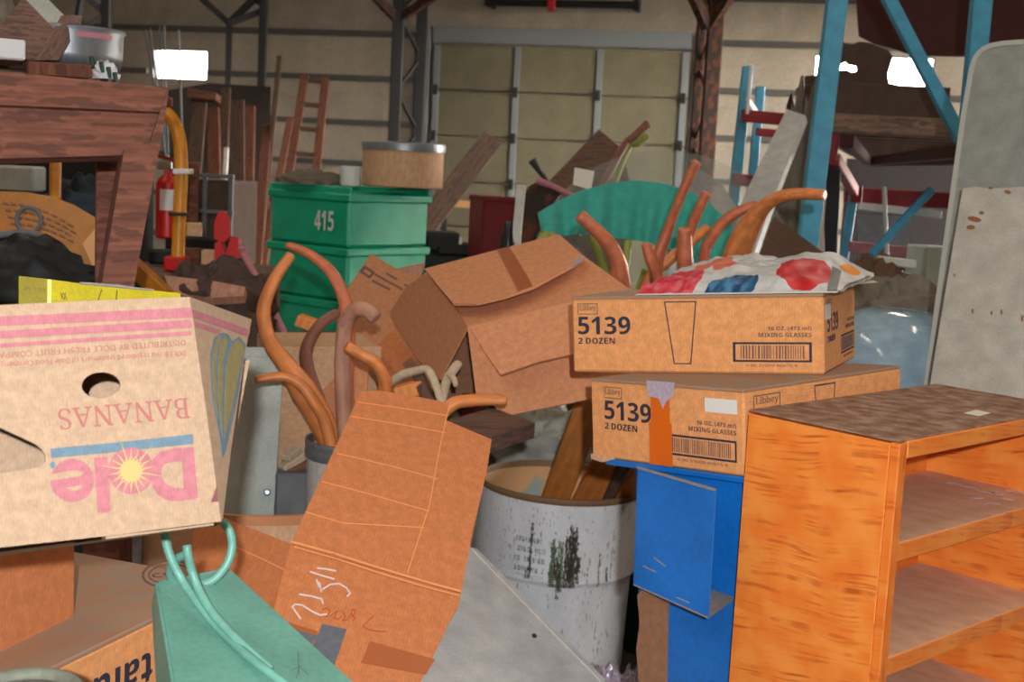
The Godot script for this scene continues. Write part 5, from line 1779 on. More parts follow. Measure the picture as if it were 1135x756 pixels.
	var bs := Basis(e1, Vector3.UP, -e2)
	var s0 := -0.24
	var s1 := 0.43
	c0.y = topy
	var ctr := c0 + e1 * ((s0 + s1) * 0.5) + e2 * 0.27
	t = thing("dusty_carton", "dusty-topped brown carton printed with bold letters under the banana carton", "carton", floor_y(ctr))
	var bd := MB.new()
	bd.box(Vector3(ctr.x, topy * 0.5 - 0.004, ctr.z), bs, Vector3(s1 - s0, topy - 0.008, 0.54), 0.003)
	part(t, "body", bd, M.kraft_box)
	var tp := MB.new()
	tp.box(Vector3(ctr.x, topy - 0.004, ctr.z), bs, Vector3(s1 - s0, 0.008, 0.54), 0.002)
	part(t, "dusty_top", tp, M.kraft_dust)
	# bold word printed upside down on the side
	var fn := -e2
	var px0 := P(178, 713, 1.93)
	var ptx := plane_w(c0 + fn * 0.0004, c0 + e1 + fn * 0.0004, c0 + Vector3.DOWN)
	print_words_w(t, "talu", on(ptx, 169, 720), on(ptx, 104, 752), ptx.n, 0.052, M.ink, "Droid Sans", 800, 0.0006)
	# round stamp on the top
	var ptp := plane_w(c0, c0 + e1, c0 + e2)
	part(t, "printed_stamp", plate(ptp, px_ellipse(186, 636, 29, 15, 30, -0.1), 0.0003, [px_ellipse(186, 636, 26.5, 13.5, 30, -0.1)], 0.0006), M.ink_f)
	part(t, "printed_stamp", plate(ptp, px_ellipse(187, 636, 23, 10.5, 30, -0.1), 0.0003, [px_ellipse(187, 636, 21.3, 9.4, 30, -0.1)], 0.0006), M.ink_f)
	print_words(t, "co", ptp, Vector2(171, 641), Vector2(196, 638), 0.022, M.ink_f)
	# open carton between the two
	var qa := on(ptp, 80, 683)
	var qb := on(ptp, 0, 722)
	var q1 := (qa - qb).normalized()
	var q2 := Vector3(q1.z, 0, -q1.x)
	if q2.z > 0:
		q2 = -q2
	var qh := 0.20
	var bc := qa - q1 * 0.2 + q2 * 0.12
	t = thing("small_open_carton", "small orange-brown carton standing on the dusty carton", "carton", bc)
	var qm := MB.new()
	var qbs := Basis(q1, Vector3.UP, -q2)
	qm.box(qa - q1 * 0.2 + Vector3(0, qh * 0.5, 0) , qbs, Vector3(0.4, qh, 0.005))
	part(t, "front_panel", qm, M.kraft_o)
	for q in [[0.0, 0.005], [-0.395, 0.005]]:
		var sm := MB.new()
		sm.box(qa + q1 * (q[0] - 0.0025) + q2 * 0.11 + Vector3(0, qh * 0.5, 0), qbs, Vector3(0.005, qh, 0.21))
		part(t, "side_panel", sm, M.kraft_o)
	var bm := MB.new()
	bm.box(qa - q1 * 0.2 + q2 * 0.218 + Vector3(0, qh * 0.5, 0), qbs, Vector3(0.4, qh, 0.005))
	part(t, "back_panel", bm, M.kraft_o)
	# grey-green can
	var cc := P(26, 768, 1.5)
	var cb := floor_y(cc)
	t = thing("grey_green_can", "round grey-green can with a thick rolled rim before the dusty carton", "can", cb)
	var cm := MB.new()
	cm.lathe(cb, Basis(), [Vector2(0.0, 0.0), Vector2(0.06, 0.0), Vector2(0.062, 0.02), Vector2(0.062, cc.y - 0.01)], 40, 0.4, 1.0)
	part(t, "shell", cm, mat(Color(0.52, 0.53, 0.46), 0.6, T.mottle, 0.1))
	var cr := MB.new()
	cr.lathe(cb + Vector3(0, cc.y, 0), Basis(), [Vector2(0.062, -0.012), Vector2(0.068, -0.006), Vector2(0.068, 0.002), Vector2(0.063, 0.006), Vector2(0.055, 0.003), Vector2(0.053, -0.004), Vector2(0.053, -0.03)], 40, 0.4, 0.05)
	part(t, "rim", cr, mat(Color(0.56, 0.57, 0.50), 0.6, T.mottle, 0.1))
	var ci := MB.new()
	ci.lathe(cb, Basis(), [Vector2(0.0, cc.y - 0.09), Vector2(0.053, cc.y - 0.09), Vector2(0.053, cc.y - 0.005)], 40, 0.4, 0.2, true)
	part(t, "lining", ci, mat(Color(0.46, 0.42, 0.36), 0.8))
	# teal metal glider seat with bent rods
	var pt := plane3(Vector3(172, 648, 1.62), Vector3(254, 632, 1.72), Vector3(390, 756, 1.56))
	t = thing("teal_metal_seat", "teal painted sheet-metal seat with a folded edge and bent rods", "seat", floor_y(on(pt, 260, 720)))
	part(t, "seat_panel", plate(pt, [172, 648, 178, 644, 250, 630, 256, 632, 392, 757, 520, 880, 400, 960, 250, 960, 190, 756], 0.004), M.teal)
	var pfl := plane_w(on(pt, 172, 648), on(pt, 190, 756), on(pt, 172, 648) + Vector3(0.004, -0.2, -0.012))
	var fa := on(pt, 172, 648)
	var fb := on(pt, 190, 756)
	var fd := on(pt, 205, 850)
	var fl := MB.new()
	var dn := Vector3(-0.012, -0.075, 0.0)
	fl.quad(fa, fb, fb + dn * 1.0, fa + dn * 0.35, Vector3.LEFT)
	fl.quad(fb, fd, fd + dn * 1.2, fb + dn, Vector3.LEFT)
	fl.quad(fa + Vector3(0.004, 0, 0), fb + Vector3(0.004, 0, 0), fb + dn + Vector3(0.004, 0, 0), fa + dn * 0.35 + Vector3(0.004, 0, 0), Vector3.RIGHT)
	part(t, "side_flange", fl, M.teal)
	part(t, "rod", tube_px([[182, 586, 1.60], [184, 600, 1.60], [190, 620, 1.60], [203, 645, 1.60], [222, 672, 1.58], [248, 702, 1.555], [285, 735, 1.51], [330, 768, 1.48]], [.0055], 12), M.teal)
	part(t, "rod", tube_px([[207, 605, 1.585], [209, 618, 1.585], [213, 634, 1.59], [221, 655, 1.585], [236, 680, 1.565], [262, 708, 1.54], [300, 742, 1.52]], [.0055], 12), M.teal)
	part(t, "rod", tube_px([[209, 614, 1.60], [198, 618, 1.61], [190, 626, 1.625], [189, 638, 1.64], [198, 648, 1.655], [216, 650, 1.665], [236, 643, 1.67], [251, 626, 1.675], [257, 607, 1.68], [255, 590, 1.68], [247, 578, 1.68]], [.0056], 12), M.teal)
	for q in [[215, 790], [400, 790]]:
		var lp := on(pt, q[0], q[1]) + Vector3(0, -0.03, -0.04)
		part(t, "leg", post_box(lp, 0.03), M.teal)
	# scribbled tick on the teal panel
	var sc := MB.new()
	for q in [[330, 722, 331, 748], [322, 744, 331, 739], [331, 739, 341, 748], [331, 739, 328, 752]]:
		plate2(sc, pt, px_poly(pt, [q[0], q[1], q[0] + 0.8, q[1], q[2] + 0.8, q[3], q[2], q[3]]), 0.0002, [], 0.0005)
	part(t, "pencil_marks", sc, M.grey)
	# off-white cabinet door, grey box and the fibre drum that holds them
	var dh := P(292, 572, 2.68).y
	var dcc := floor_y(P(296, 560, 2.95))
	t = thing("curved_fibreboard", "curved tan fibreboard drum wall with a darker rolled edge", "fibreboard", dcc)
	for k in 2:
		var cs := MB.new()
		var ro: Array = [[], []]
		var ri: Array = [[], []]
		for i in 21:
			var an := deg_to_rad(20.0 + i * 7.0)
			var dir := Vector3(cos(an), 0, sin(an))
			for ed in 2:
				var yy: float = (0.0 if ed == 0 else dh - 0.02) if k == 0 else (dh - 0.02 if ed == 0 else dh)
				ro[ed].append(dcc + dir * (0.27 + 0.004 * k) + Vector3(0, yy, 0))
				ri[ed].append(dcc + dir * (0.264 - 0.002 * k) + Vector3(0, yy, 0))
		cs.grid(ro, false, false, 1.2, 0.9)
		cs.grid(ri, false, true, 1.2, 0.9)
		cs.grid([ro[1], ri[1]], false, false, 1.2, 0.01)
		part(t, "wall_sheet" if k == 0 else "rolled_edge", cs, M.fibre if k == 0 else M.kraft_d)
	var pd := plane3(Vector3(268, 385, 3.44), Vector3(315, 385.5, 3.46), Vector3(303, 566, 3.40))
	t = thing("white_cabinet_door", "off-white metal cabinet door standing behind the curved fibreboard", "door", floor_y(on(pd, 270, 640)))
	part(t, "sheet", plate(pd, [190, 383, 315.5, 385.5, 303.5, 565, 290, 780, 170, 780], 0.025), M.offwhite)
	part(t, "return_edge", plate(pd, [190, 384, 315, 386, 314.5, 396, 190, 394], 0.003, [], 0.004), M.offwhite)
	var kn := MB.new()
	var kq := on(pd, 296, 546)
	kn.tube([kq, kq + pd.n * 0.02], [0.005], 10)
	kn.tube([kq + pd.n * 0.02, kq + pd.n * 0.030], [0.009, 0.008], 14)
	part(t, "knob", kn, M.galv)
	var gs := MB.new()
	var gq := P(322, 546, 3.36)
	var gtop := P(322, 525, 3.30).y
	gs.box(Vector3(gq.x + 0.045, gtop * 0.5, gq.z), Basis(Vector3.UP, 0.1), Vector3(0.16, gtop, 0.10), 0.006)
	single("grey_steel_box", "dark grey steel box standing next to the white cabinet door", "box", gs, M.grey)

# ------------------------------------------------------------------ unfolded carton and sheet metal in the centre
func stroke(mb: MB, pl: PL, pts: Array, w: float, lift := 0.0005) -> void:
	for i in range(0, pts.size() - 2, 2):
		var a := Vector2(pts[i], pts[i + 1])
		var b := Vector2(pts[i + 2], pts[i + 3])
		var d := (b - a).normalized()
		var n := d.orthogonal() * w * 0.5
		a -= d * w * 0.3
		b += d * w * 0.3
		plate2(mb, pl, px_poly(pl, [a.x + n.x, a.y + n.y, b.x + n.x, b.y + n.y, b.x - n.x, b.y - n.y, a.x - n.x, a.y - n.y]), 0.0003, [], lift)
func build_centre_card() -> void:
	var pu := plane3(Vector3(322, 602, 2.38), Vector3(510, 656, 2.40), Vector3(440, 440, 2.72))
	var t := thing("unfolded_carton", "flattened orange-brown carton leaning open with creases and chalk marks", "carton", on(pu, 400, 640))
	var upn := part(t, "upper_panel", plate(pu, [400, 434, 420, 433, 460, 439, 498, 447, 495, 466, 545, 487, 540, 520, 524, 590, 511, 657, 420, 631, 322, 603, 352, 538, 380, 478], 0.005), M.kraft_o)
	for q in [[396, 446, 440, 452, 497, 461], [390, 462, 440, 470, 494, 480], [374, 503, 430, 516, 485, 531], [357, 534, 410, 548, 476, 567], [340, 568, 380, 580, 470, 585], [498, 448, 487, 498, 476, 560, 452, 634]]:
		var cm := MB.new()
		stroke(cm, pu, q, 1.2, 0.0008)
		part(upn, "crease", cm, mat(Color(0.91, 0.585, 0.36), 0.9))
	var pl := plane3(Vector3(322, 603, 2.38), Vector3(511, 657, 2.40), Vector3(430, 756, 2.22))
	var lpn := part(t, "lower_panel", plate(pl, [322, 604, 420, 632, 511, 658, 508, 672, 498, 690, 470, 748, 420, 860, 250, 860, 284, 720, 300, 690], 0.005), M.kraft_o)
	var hm := MB.new()
	stroke(hm, pu, [323, 601, 370, 614, 420, 630, 470, 645, 510, 656], 2.2, 0.002)
	stroke(hm, pu, [326, 607, 372, 620, 420, 636, 470, 651, 508, 661], 1.4, 0.003)
	part(t, "fold", hm, mat(Color(0.90, 0.60, 0.38), 0.9))
	var ps := plane3(Vector3(322, 603, 2.38), Vector3(256, 576, 2.52), Vector3(300, 690, 2.28))
	var spn := part(t, "side_panel", plate(ps, [322, 603, 288, 589, 256, 577, 236, 568, 214, 590, 200, 700, 290, 720, 305, 672, 314, 634], 0.005), M.kraft_o)
	var crs := MB.new()
	stroke(crs, ps, [258, 605, 285, 617, 316, 632], 1.4, 0.0008)
	part(spn, "crease", crs, mat(Color(0.91, 0.585, 0.36), 0.9))
	part(lpn, "packing_tape", plate(pl, [410, 711, 482, 731, 472, 748, 400, 735], 0.0004, [], 0.0008), M.tape_b, "brown packing tape")
	part(lpn, "duct_tape", plate(pl, [357, 692, 384, 698, 370, 740, 345, 720], 0.0006, [], 0.0016), M.duct, "grey duct tape")
	part(lpn, "duct_tape", plate(pl, [322, 697, 352, 705, 344, 716, 330, 712], 0.0006, [], 0.0010), M.duct, "grey duct tape")
	part(lpn, "packing_tape", plate(pl, [320, 690, 352, 700, 350, 706, 322, 697], 0.0004, [], 0.0006), M.tape_b)
	for q in [[344, 634, 356, 638, 370, 642], [352, 630, 362, 631, 372, 633], [351, 643, 353, 650, 357, 654], [354, 646, 356, 656], [358, 653, 366, 648, 376, 647, 384, 652, 388, 658, 385, 661], [332, 659, 345, 661, 356, 664], [356, 664, 358, 669], [333, 686, 324, 673, 327, 670, 335, 671, 346, 678, 355, 682, 362, 681]]:
		var ch := MB.new()
		stroke(ch, pl, q, 2.0, 0.0007)
		part(lpn, "chalk_mark", ch, M.chalk)
	for q in [[357, 676, 362, 674, 366, 677, 362, 684], [366, 683, 370, 680, 374, 677, 370, 685, 374, 687, 379, 683], [380, 679, 383, 684, 380, 688, 385, 687, 388, 682], [390, 685, 394, 676, 390, 676, 389, 681, 394, 685, 391, 688], [414, 683, 402, 694, 408, 698, 420, 700, 428, 700]]:
		var rd := MB.new()
		stroke(rd, pl, q, 1.1, 0.0006)
		part(lpn, "pen_mark", rd, M.redink)
	# bare sheet metal
	var pm := plane3(Vector3(525, 610, 3.25), Vector3(668, 756, 3.0), Vector3(480, 756, 2.72))
	t = thing("sheet_metal_panel", "bare grey sheet-metal panel with a bolt hole leaning before the white drum", "panel", on(pm, 570, 756))
	part(t, "sheet", plate(pm, [480, 568, 525, 610, 600, 686, 668, 757, 730, 820, 690, 1000, 400, 1000, 440, 700], 0.004, [px_ellipse(592.5, 704, 3.2, 3.2, 12)]), M.sheet)
	part(t, "folded_edge", plate(pm, [522, 608, 528, 609, 603, 684, 671, 755, 668, 758, 598, 687], 0.008, [], 0.003), M.sheet)

# ------------------------------------------------------------------ right front: glassware cartons, blue cabinet, bookcase
func box_print(t: Node, c: Vector3, bs: Basis, d: Vector3, longside: bool) -> void:
	# print on the face +z of the box, coordinates as fractions of the face
	var o := c + bs.z * (d.z * 0.5) - bs.x * (d.x * 0.5) + bs.y * (d.y * 0.5)
	var pl := PL.new()
	pl.o = o
	pl.x = bs.x
	pl.y = bs.y
	pl.n = bs.z
	var w := d.x
	var h := d.y
	var at := func(u, v): return o + bs.x * (u * w) - bs.y * (v * h)
	var rect := func(u0, v0, u1, v1): return PackedVector2Array([Vector2(u0 * w, -v0 * h), Vector2(u1 * w, -v0 * h), Vector2(u1 * w, -v1 * h), Vector2(u0 * w, -v1 * h)])
	var k := 1.0 if longside else 1.46
	var m0 := 0.025 * k if longside else 0.10
	# logo in a frame
	var lg := MB.new()
	plate2(lg, pl, rect.call(m0, 0.09, m0 + 0.085 * k, 0.235), 0.0003, [rect.call(m0 + 0.003, 0.10, m0 + 0.082 * k, 0.225)], 0.0006)
	part(t, "printed_frame", lg, M.ink_f)
	print_words_w(t, "Libbey", at.call(m0 + 0.008, 0.205), at.call(m0 + 0.078 * k, 0.205), bs.z, 0.015, M.ink_f, "Droid Serif", 400)
	print_words_w(t, "5139", at.call(m0, 0.50), at.call(m0 + 0.22 * k, 0.50), bs.z, 0.037, M.ink, "Droid Sans", 800)
	print_words_w(t, "2 DOZEN", at.call(m0, 0.625), at.call(m0 + 0.155 * k, 0.625), bs.z, 0.0125, M.ink, "Droid Sans", 700)
	print_words_w(t, "16 OZ. (473 ml)", at.call(0.955 - 0.165 * k, 0.46), at.call(0.955, 0.46), bs.z, 0.0095, M.ink_f, "Droid Sans", 700)
	print_words_w(t, "MIXING GLASSES", at.call(0.955 - 0.20 * k, 0.535), at.call(0.955, 0.535), bs.z, 0.0085, M.ink_f, "Droid Sans", 700)
	if longside:
		var gl := MB.new()
		plate2(gl, pl, PackedVector2Array([Vector2(0.385 * w, -0.075 * h), Vector2(0.515 * w, -0.075 * h), Vector2(0.49 * w, -0.885 * h), Vector2(0.42 * w, -0.885 * h)]), 0.0003, [PackedVector2Array([Vector2(0.390 * w, -0.088 * h), Vector2(0.510 * w, -0.088 * h), Vector2(0.486 * w, -0.872 * h), Vector2(0.424 * w, -0.872 * h)])], 0.0006)
		part(t, "printed_glass", gl, M.ink)
	var u0 := 0.955 - 0.30 * k
	var bf := MB.new()
	plate2(bf, pl, rect.call(u0, 0.60, 0.955, 0.85), 0.0003, [rect.call(u0 + 0.010, 0.625, 0.945, 0.825)], 0.0006)
	part(t, "barcode_frame", bf, M.ink)
	var bars := MB.new()
	var rng := RandomNumberGenerator.new()
	rng.seed = 5139
	var u := u0 + 0.03
	while u < 0.925:
		var bw := rng.randf_range(0.0025, 0.007)
		plate2(bars, pl, rect.call(u, 0.64, u + bw, 0.81), 0.0003, [], 0.0006)
		u += bw + rng.randf_range(0.003, 0.008)
	part(t, "barcode_bars", bars, M.ink_f)
	print_words_w(t, "0 00 31009 40975 9", at.call(u0 + 0.05 * k, 0.91), at.call(0.90, 0.91), bs.z, 0.005, M.ink_f)
func carton_box(t: Node, c: Vector3, bs: Basis, d: Vector3, top_mat: Material) -> Node:
	var mb := MB.new()
	mb.box(c - bs.y * 0.003, bs, d - Vector3(0, 0.006, 0), 0.004)
	var body := part(t, "body", mb, M.kraft_box)
	for s in [-1.0, 1.0]:
		var f := MB.new()
		f.box(c + bs.y * (d.y * 0.5 - 0.003) + bs.z * (s * d.z * 0.25), bs, Vector3(d.x - 0.002, 0.006, d.z * 0.5 - 0.0015), 0.002)
		part(t, "top_flap", f, top_mat)
	return body
func build_right_front() -> void:
	var up := Vector3(-0.0793, 0.9951, -0.0587).normalized()
	# lower glassware carton
	var bl := Basis(Vector3(0.6748, 0.097, 0.7316), up, Vector3(-0.7338, -0.0184, 0.6792)).orthonormalized()
	var cl := Vector3(0.4849, 1.1404, -2.6128)
	var dl := Vector3(0.3803, 0.1572, 0.5204)
	var t := thing("glassware_carton", "lower glassware carton, orange-taped, resting on the blue cabinet", "carton", cl - up * 0.079, "glassware cartons")
	var lbody := carton_box(t, cl, bl, dl, M.kraft_dust)
	box_print(lbody, cl, bl, dl, false)
	# its long side carries logo and glass outline
	var br := Basis(-bl.z, bl.y, bl.x)
	var ro := cl + br.z * (dl.x * 0.5) - br.x * (dl.z * 0.5) + br.y * (dl.y * 0.5)
	var rp := PL.new()
	rp.o = ro
	rp.x = br.x
	rp.y = br.y
	rp.n = br.z
	var r2 := func(a, b, c, d): return PackedVector2Array([Vector2(a, -b), Vector2(c, -b), Vector2(c, -d), Vector2(a, -d)])
	var lg := MB.new()
	plate2(lg, rp, r2.call(0.028, 0.014, 0.108, 0.040), 0.0003, [r2.call(0.030, 0.016, 0.106, 0.038)], 0.0006)
	part(lbody, "printed_frame", lg, M.ink_f)
	print_words_w(lbody, "Libbey", ro + br.x * 0.034 - br.y * 0.034, ro + br.x * 0.102 - br.y * 0.034, br.z, 0.016, M.ink_f, "Droid Serif", 400)
	var go := MB.new()
	plate2(go, rp, PackedVector2Array([Vector2(0.215, -0.012), Vector2(0.285, -0.012), Vector2(0.27, -0.14), Vector2(0.23, -0.14)]), 0.0003, [PackedVector2Array([Vector2(0.2175, -0.0145), Vector2(0.2825, -0.0145), Vector2(0.268, -0.138), Vector2(0.232, -0.138)])], 0.0006)
	part(lbody, "printed_glass", go, M.ink)
	var fo := cl + bl.z * (dl.z * 0.5) - bl.x * (dl.x * 0.5) + bl.y * (dl.y * 0.5)
	var fp := PL.new()
	fp.o = fo
	fp.x = bl.x
	fp.y = bl.y
	fp.n = bl.z
	var tp := MB.new()
	plate2(tp, fp, r2.call(0.160, 0.0, 0.207, 0.157), 0.0004, [], 0.0010)
	part(lbody, "orange_tape", tp, M.tape)
	var t2 := MB.new()
	plate2(t2, fp, r2.call(0.155, 0.075, 0.212, 0.157), 0.0004, [], 0.0014)
	part(lbody, "orange_tape", t2, M.tape)
	var sk := MB.new()
	plate2(sk, fp, PackedVector2Array([Vector2(0.152, 0.004), Vector2(0.222, 0.004), Vector2(0.218, -0.022), Vector2(0.200, -0.034), Vector2(0.192, -0.048), Vector2(0.182, -0.028), Vector2(0.156, -0.026)]), 0.0006, [], 0.0030)
	part(lbody, "foil_sticker", sk, M.foil, "torn silver-violet foil sticker")
	var wl := MB.new()
	plate2(wl, fp, r2.call(0.292, 0.020, 0.366, 0.046), 0.0004, [], 0.0008)
	part(lbody, "white_label", wl, M.label)
	var tr := MB.new()
	plate2(tr, fp, PackedVector2Array([Vector2(0.0, -0.152), Vector2(0.0, -0.162), Vector2(0.03, -0.166), Vector2(0.06, -0.158), Vector2(0.06, -0.152)]), 0.006, [], 0.003)
	part(lbody, "torn_corner", tr, M.fibre, "torn paper corner")
	# upper glassware carton
	var bu := Basis(Vector3(0.9163, 0.096, 0.3889), up, Vector3(-0.3927, 0.023, 0.9194)).orthonormalized()
	var cu := Vector3(0.439, 1.284, -2.7939)
	var du := Vector3(0.5204, 0.1572, 0.3803)
	cu = cl + (cu - cl) + up * (0.158 - (cu - cl).dot(up))
	t = thing("glassware_carton", "upper glassware carton with a glass outline under the colour magazine", "carton", cu - up * 0.079, "glassware cartons")
	var ubody := carton_box(t, cu, bu, du, M.kraft_dust)
	box_print(ubody, cu, bu, du, true)
	var be := Basis(-bu.z, bu.y, bu.x)
	var de := Vector3(du.z, du.y, du.x)
	box_print(ubody, cu, be, de, false)
	var eo := cu + be.z * (de.z * 0.5) - be.x * (de.x * 0.5) + be.y * (de.y * 0.5)
	var ep := PL.new()
	ep.o = eo
	ep.x = be.x
	ep.y = be.y
	ep.n = be.z
	var el := MB.new()
	plate2(el, ep, r2.call(0.012, 0.022, 0.075, 0.052), 0.0004, [], 0.0012)
	part(ubody, "white_label", el, M.label)
	# colour magazine lying open on the upper carton
	var nz := noise(77, 2.2, 3)
	var rows: Array = []
	var lows: Array = []
	var nu := 40
	var nv := 20
	for j in nv + 1:
		var row: Array = []
		var low: Array = []
		for i in nu + 1:
			var u := i / float(nu)
			var v := j / float(nv)            # 0 back, 1 front
			var x := lerpf(-0.125, 0.285, u) + 0.02 * (1.0 - v)
			var z := lerpf(-0.17, 0.175, v)
			var hgt := 0.014 + 0.050 * (1.0 - v) * (0.75 + 0.35 * sin(u * PI)) + 0.010 * nz.get_noise_2d(u * 3.0, v * 2.0) + 0.012 * absf(sin(u * PI * 2.0)) * (1.0 - v * 0.4)
			hgt *= 1.0 - 0.45 * smoothstep(0.8, 1.0, u)
			hgt -= 0.020 * smoothstep(0.86, 1.0, v)
			hgt = maxf(hgt, 0.004)
			var q := cu + bu.x * x + bu.z * z + bu.y * (du.y * 0.5 + hgt)
			row.append(q)
			low.append(cu + bu.x * x + bu.z * z + bu.y * (du.y * 0.5 + maxf(hgt - 0.008, 0.001)))
		rows.append(row)
		lows.append(low)
	t = thing("colour_magazine", "rumpled glossy magazine pages with red and blue pictures on the upper carton", "magazine", cu + bu.y * du.y * 0.5)
	var pg := MB.new()
	pg.grid(rows, false, true, 1.0, 1.0)
	part(t, "printed_page", pg, M.page)
	var un := MB.new()
	un.grid(lows, false, false, 1.0, 1.0)
	un.grid([rows[nv], lows[nv]], false, true, 1.0, 0.02)
	un.grid([rows[0], lows[0]], false, false, 1.0, 0.02)
	part(t, "page_block", un, M.paperedge)
	var lf := MB.new()
	var lfb := cu + bu.y * (du.y * 0.5)
	lf.quad(lfb + bu.x * 0.24 + bu.z * 0.02 + bu.y * 0.006, lfb + bu.x * 0.33 - bu.z * 0.06 + bu.y * 0.012, lfb + bu.x * 0.31 - bu.z * 0.12 + bu.y * 0.014, lfb + bu.x * 0.22 - bu.z * 0.06 + bu.y * 0.008, bu.y)
	part(t, "loose_leaf", lf, M.paperedge)
	# blue cabinet under the cartons
	var w0 := -0.088
	var w1 := 0.185
	var dep := 0.44
	var top := cl - up * (dl.y * 0.5 + 0.001)
	var hh := 0.98
	var bc := top - up * (hh * 0.5) + bl.x * ((w0 + w1) * 0.5) + bl.z * (dl.z * 0.5 - 0.012 - dep * 0.5)
	t = thing("blue_metal_cabinet", "bright blue metal cabinet with an open pocket on its face", "cabinet", floor_y(bc))
	var cb := MB.new()
	cb.box(bc, bl, Vector3(w1 - w0, hh, dep), 0.004)
	part(t, "body", cb, M.blue)
	var lip := MB.new()
	lip.box(top - up * 0.006 + bl.x * 0.025 + bl.z * (dl.z * 0.5 - 0.01 - dep * 0.5), bl, Vector3(0.36, 0.012, dep + 0.02), 0.002)
	part(t, "top_plate", lip, M.blue)
	# pocket: front sheet, floor, side return
	var fz := bl.z * (dl.z * 0.5 - 0.012)
	var face := plane_w(top + fz, top + fz + bl.x, top + fz - up)
	var pk := plane3(Vector3(707, 518, 2.46), Vector3(793, 543, 2.31), Vector3(702, 647, 2.43))
	var pfront := part(t, "pocket_front", plate(pk, [707, 518, 793, 543, 785, 684, 702, 647], 0.003), M.blue)
	var rl := MB.new()
	rl.beam(on(pk, 707, 518) + pk.n * 0.001, on(pk, 793, 543) + pk.n * 0.001, 0.006, 0.004, Vector3.UP)
	part(pfront, "pocket_lip", rl, M.dustgrey, "dusty top edge")
	var f0 := on(pk, 702, 647)
	var f1 := on(pk, 785, 684)
	var g1 := on(face, 815, 662)
	var g0 := on(face, 726, 634)
	var pf := MB.new()
	pf.quad(f0, f1, g1, g0, Vector3.UP)
	pf.quad(f0 - Vector3(0, 0.003, 0), f1 - Vector3(0, 0.003, 0), g1 - Vector3(0, 0.003, 0), g0 - Vector3(0, 0.003, 0), Vector3.DOWN)
	pf.quad(f0, f1, f1 - Vector3(0, 0.003, 0), f0 - Vector3(0, 0.003, 0), pk.n)
	part(t, "pocket_floor", pf, M.dustgrey, "dusty pocket floor")
	var ps := MB.new()
	var h0 := on(face, 728, 520)
	ps.quad(on(pk, 707, 518), f0, g0, h0, Vector3.LEFT)
	ps.quad(on(pk, 707, 518) + bl.x * 0.003, f0 + bl.x * 0.003, g0 + bl.x * 0.003, h0 + bl.x * 0.003, Vector3.RIGHT)
	part(t, "pocket_side", ps, M.blue)
	var scr := MB.new()
	for q in [[713, 627, 727, 634], [725, 618, 738, 628], [750, 662, 764, 668]]:
		stroke(scr, pk, q, 1.3, 0.0005)
	part(pfront, "scratches", scr, M.dustgrey, "pale scratches")
	# torn brown board leaning on the cabinet
	var kp := plane3(Vector3(706, 655, 2.44), Vector3(738, 668, 2.38), Vector3(706, 756, 2.40))
	single("torn_cardboard_strip", "torn brown cardboard strip standing against the blue cabinet", "cardboard", plate(kp, [706, 660, 711, 654, 739, 668, 737, 760, 733, 960, 700, 960, 708, 756, 705, 720, 709, 690], 0.006), M.kraft_in)
	build_bookcase()
	# blue plastic dome
	var dc := P(985, 440, 3.62)
	dc.y = P(985, 425, 3.62).y
	var dtop := P(985, 340, 3.62).y - dc.y
	t = thing("blue_plastic_dome", "shiny pale blue plastic dome between the cartons and the folding table", "dome", dc)
	var dm := MB.new()
	var prof: Array = []
	for i in 15:
		var a := PI * 0.5 * i / 14.0
		prof.append(Vector2(0.20 * pow(cos(a), 0.6), dtop * sin(a)))
	prof.push_front(Vector2(0.206, 0.0))
	dm.lathe(dc, Basis(), prof, 56, 1.0, 0.5)
	part(t, "shell", dm, M.bluetub)
	var ds := MB.new()
	ds.box(Vector3(dc.x, dc.y * 0.5 - 0.003, dc.z), Basis(), Vector3(0.36, dc.y - 0.006, 0.36), 0.01)
	single("dome_stand", "plain brown box hidden under the blue plastic dome", "box", ds, M.brownbox)
	# folding table stood on end
	var tt := plane3(Vector3(1084, 60, 3.55), Vector3(1300, 60, 3.15), Vector3(1030, 430, 3.40))
	t = thing("folding_table", "grey folding table stood on end with rounded corners", "table", floor_y(P(1100, 500, 3.4)))
	var outl := [1135, 47, 1112, 48.5, 1098, 51, 1088, 56, 1081, 65, 1077, 78, 1068, 130, 1027, 430, 958, 940, 1340, 1010, 1500, 60, 1490, 40]
	part(t, "table_top", plate(tt, outl, 0.035), M.tabletop)
	var eg := MB.new()
	var rim := [1135, 47, 1112, 48.5, 1098, 51, 1088, 56, 1081, 65, 1077, 78, 1068, 130, 1048, 276, 1027, 430, 958, 940]
	for i in range(0, rim.size() - 2, 2):
		eg.beam(on(tt, rim[i], rim[i + 1]) - tt.n * 0.016, on(tt, rim[i + 2], rim[i + 3]) - tt.n * 0.016, 0.014, 0.040, tt.n)
	part(t, "edge_band", eg, M.tableedge)
	# off-white board against it
	var wb := plane3(Vector3(1067, 208, 3.34), Vector3(1300, 205, 2.98), Vector3(1030, 430, 3.24))
	t = thing("cream_board", "cream painted board with rust stains leaning on the folding table", "board", on(wb, 1080, 440))
	part(t, "sheet", plate(wb, [1067, 209, 1080, 207, 1100, 209, 1135, 207, 1480, 203, 1420, 960, 960, 860, 1000, 610], 0.018), M.board)
	var rs := MB.new()
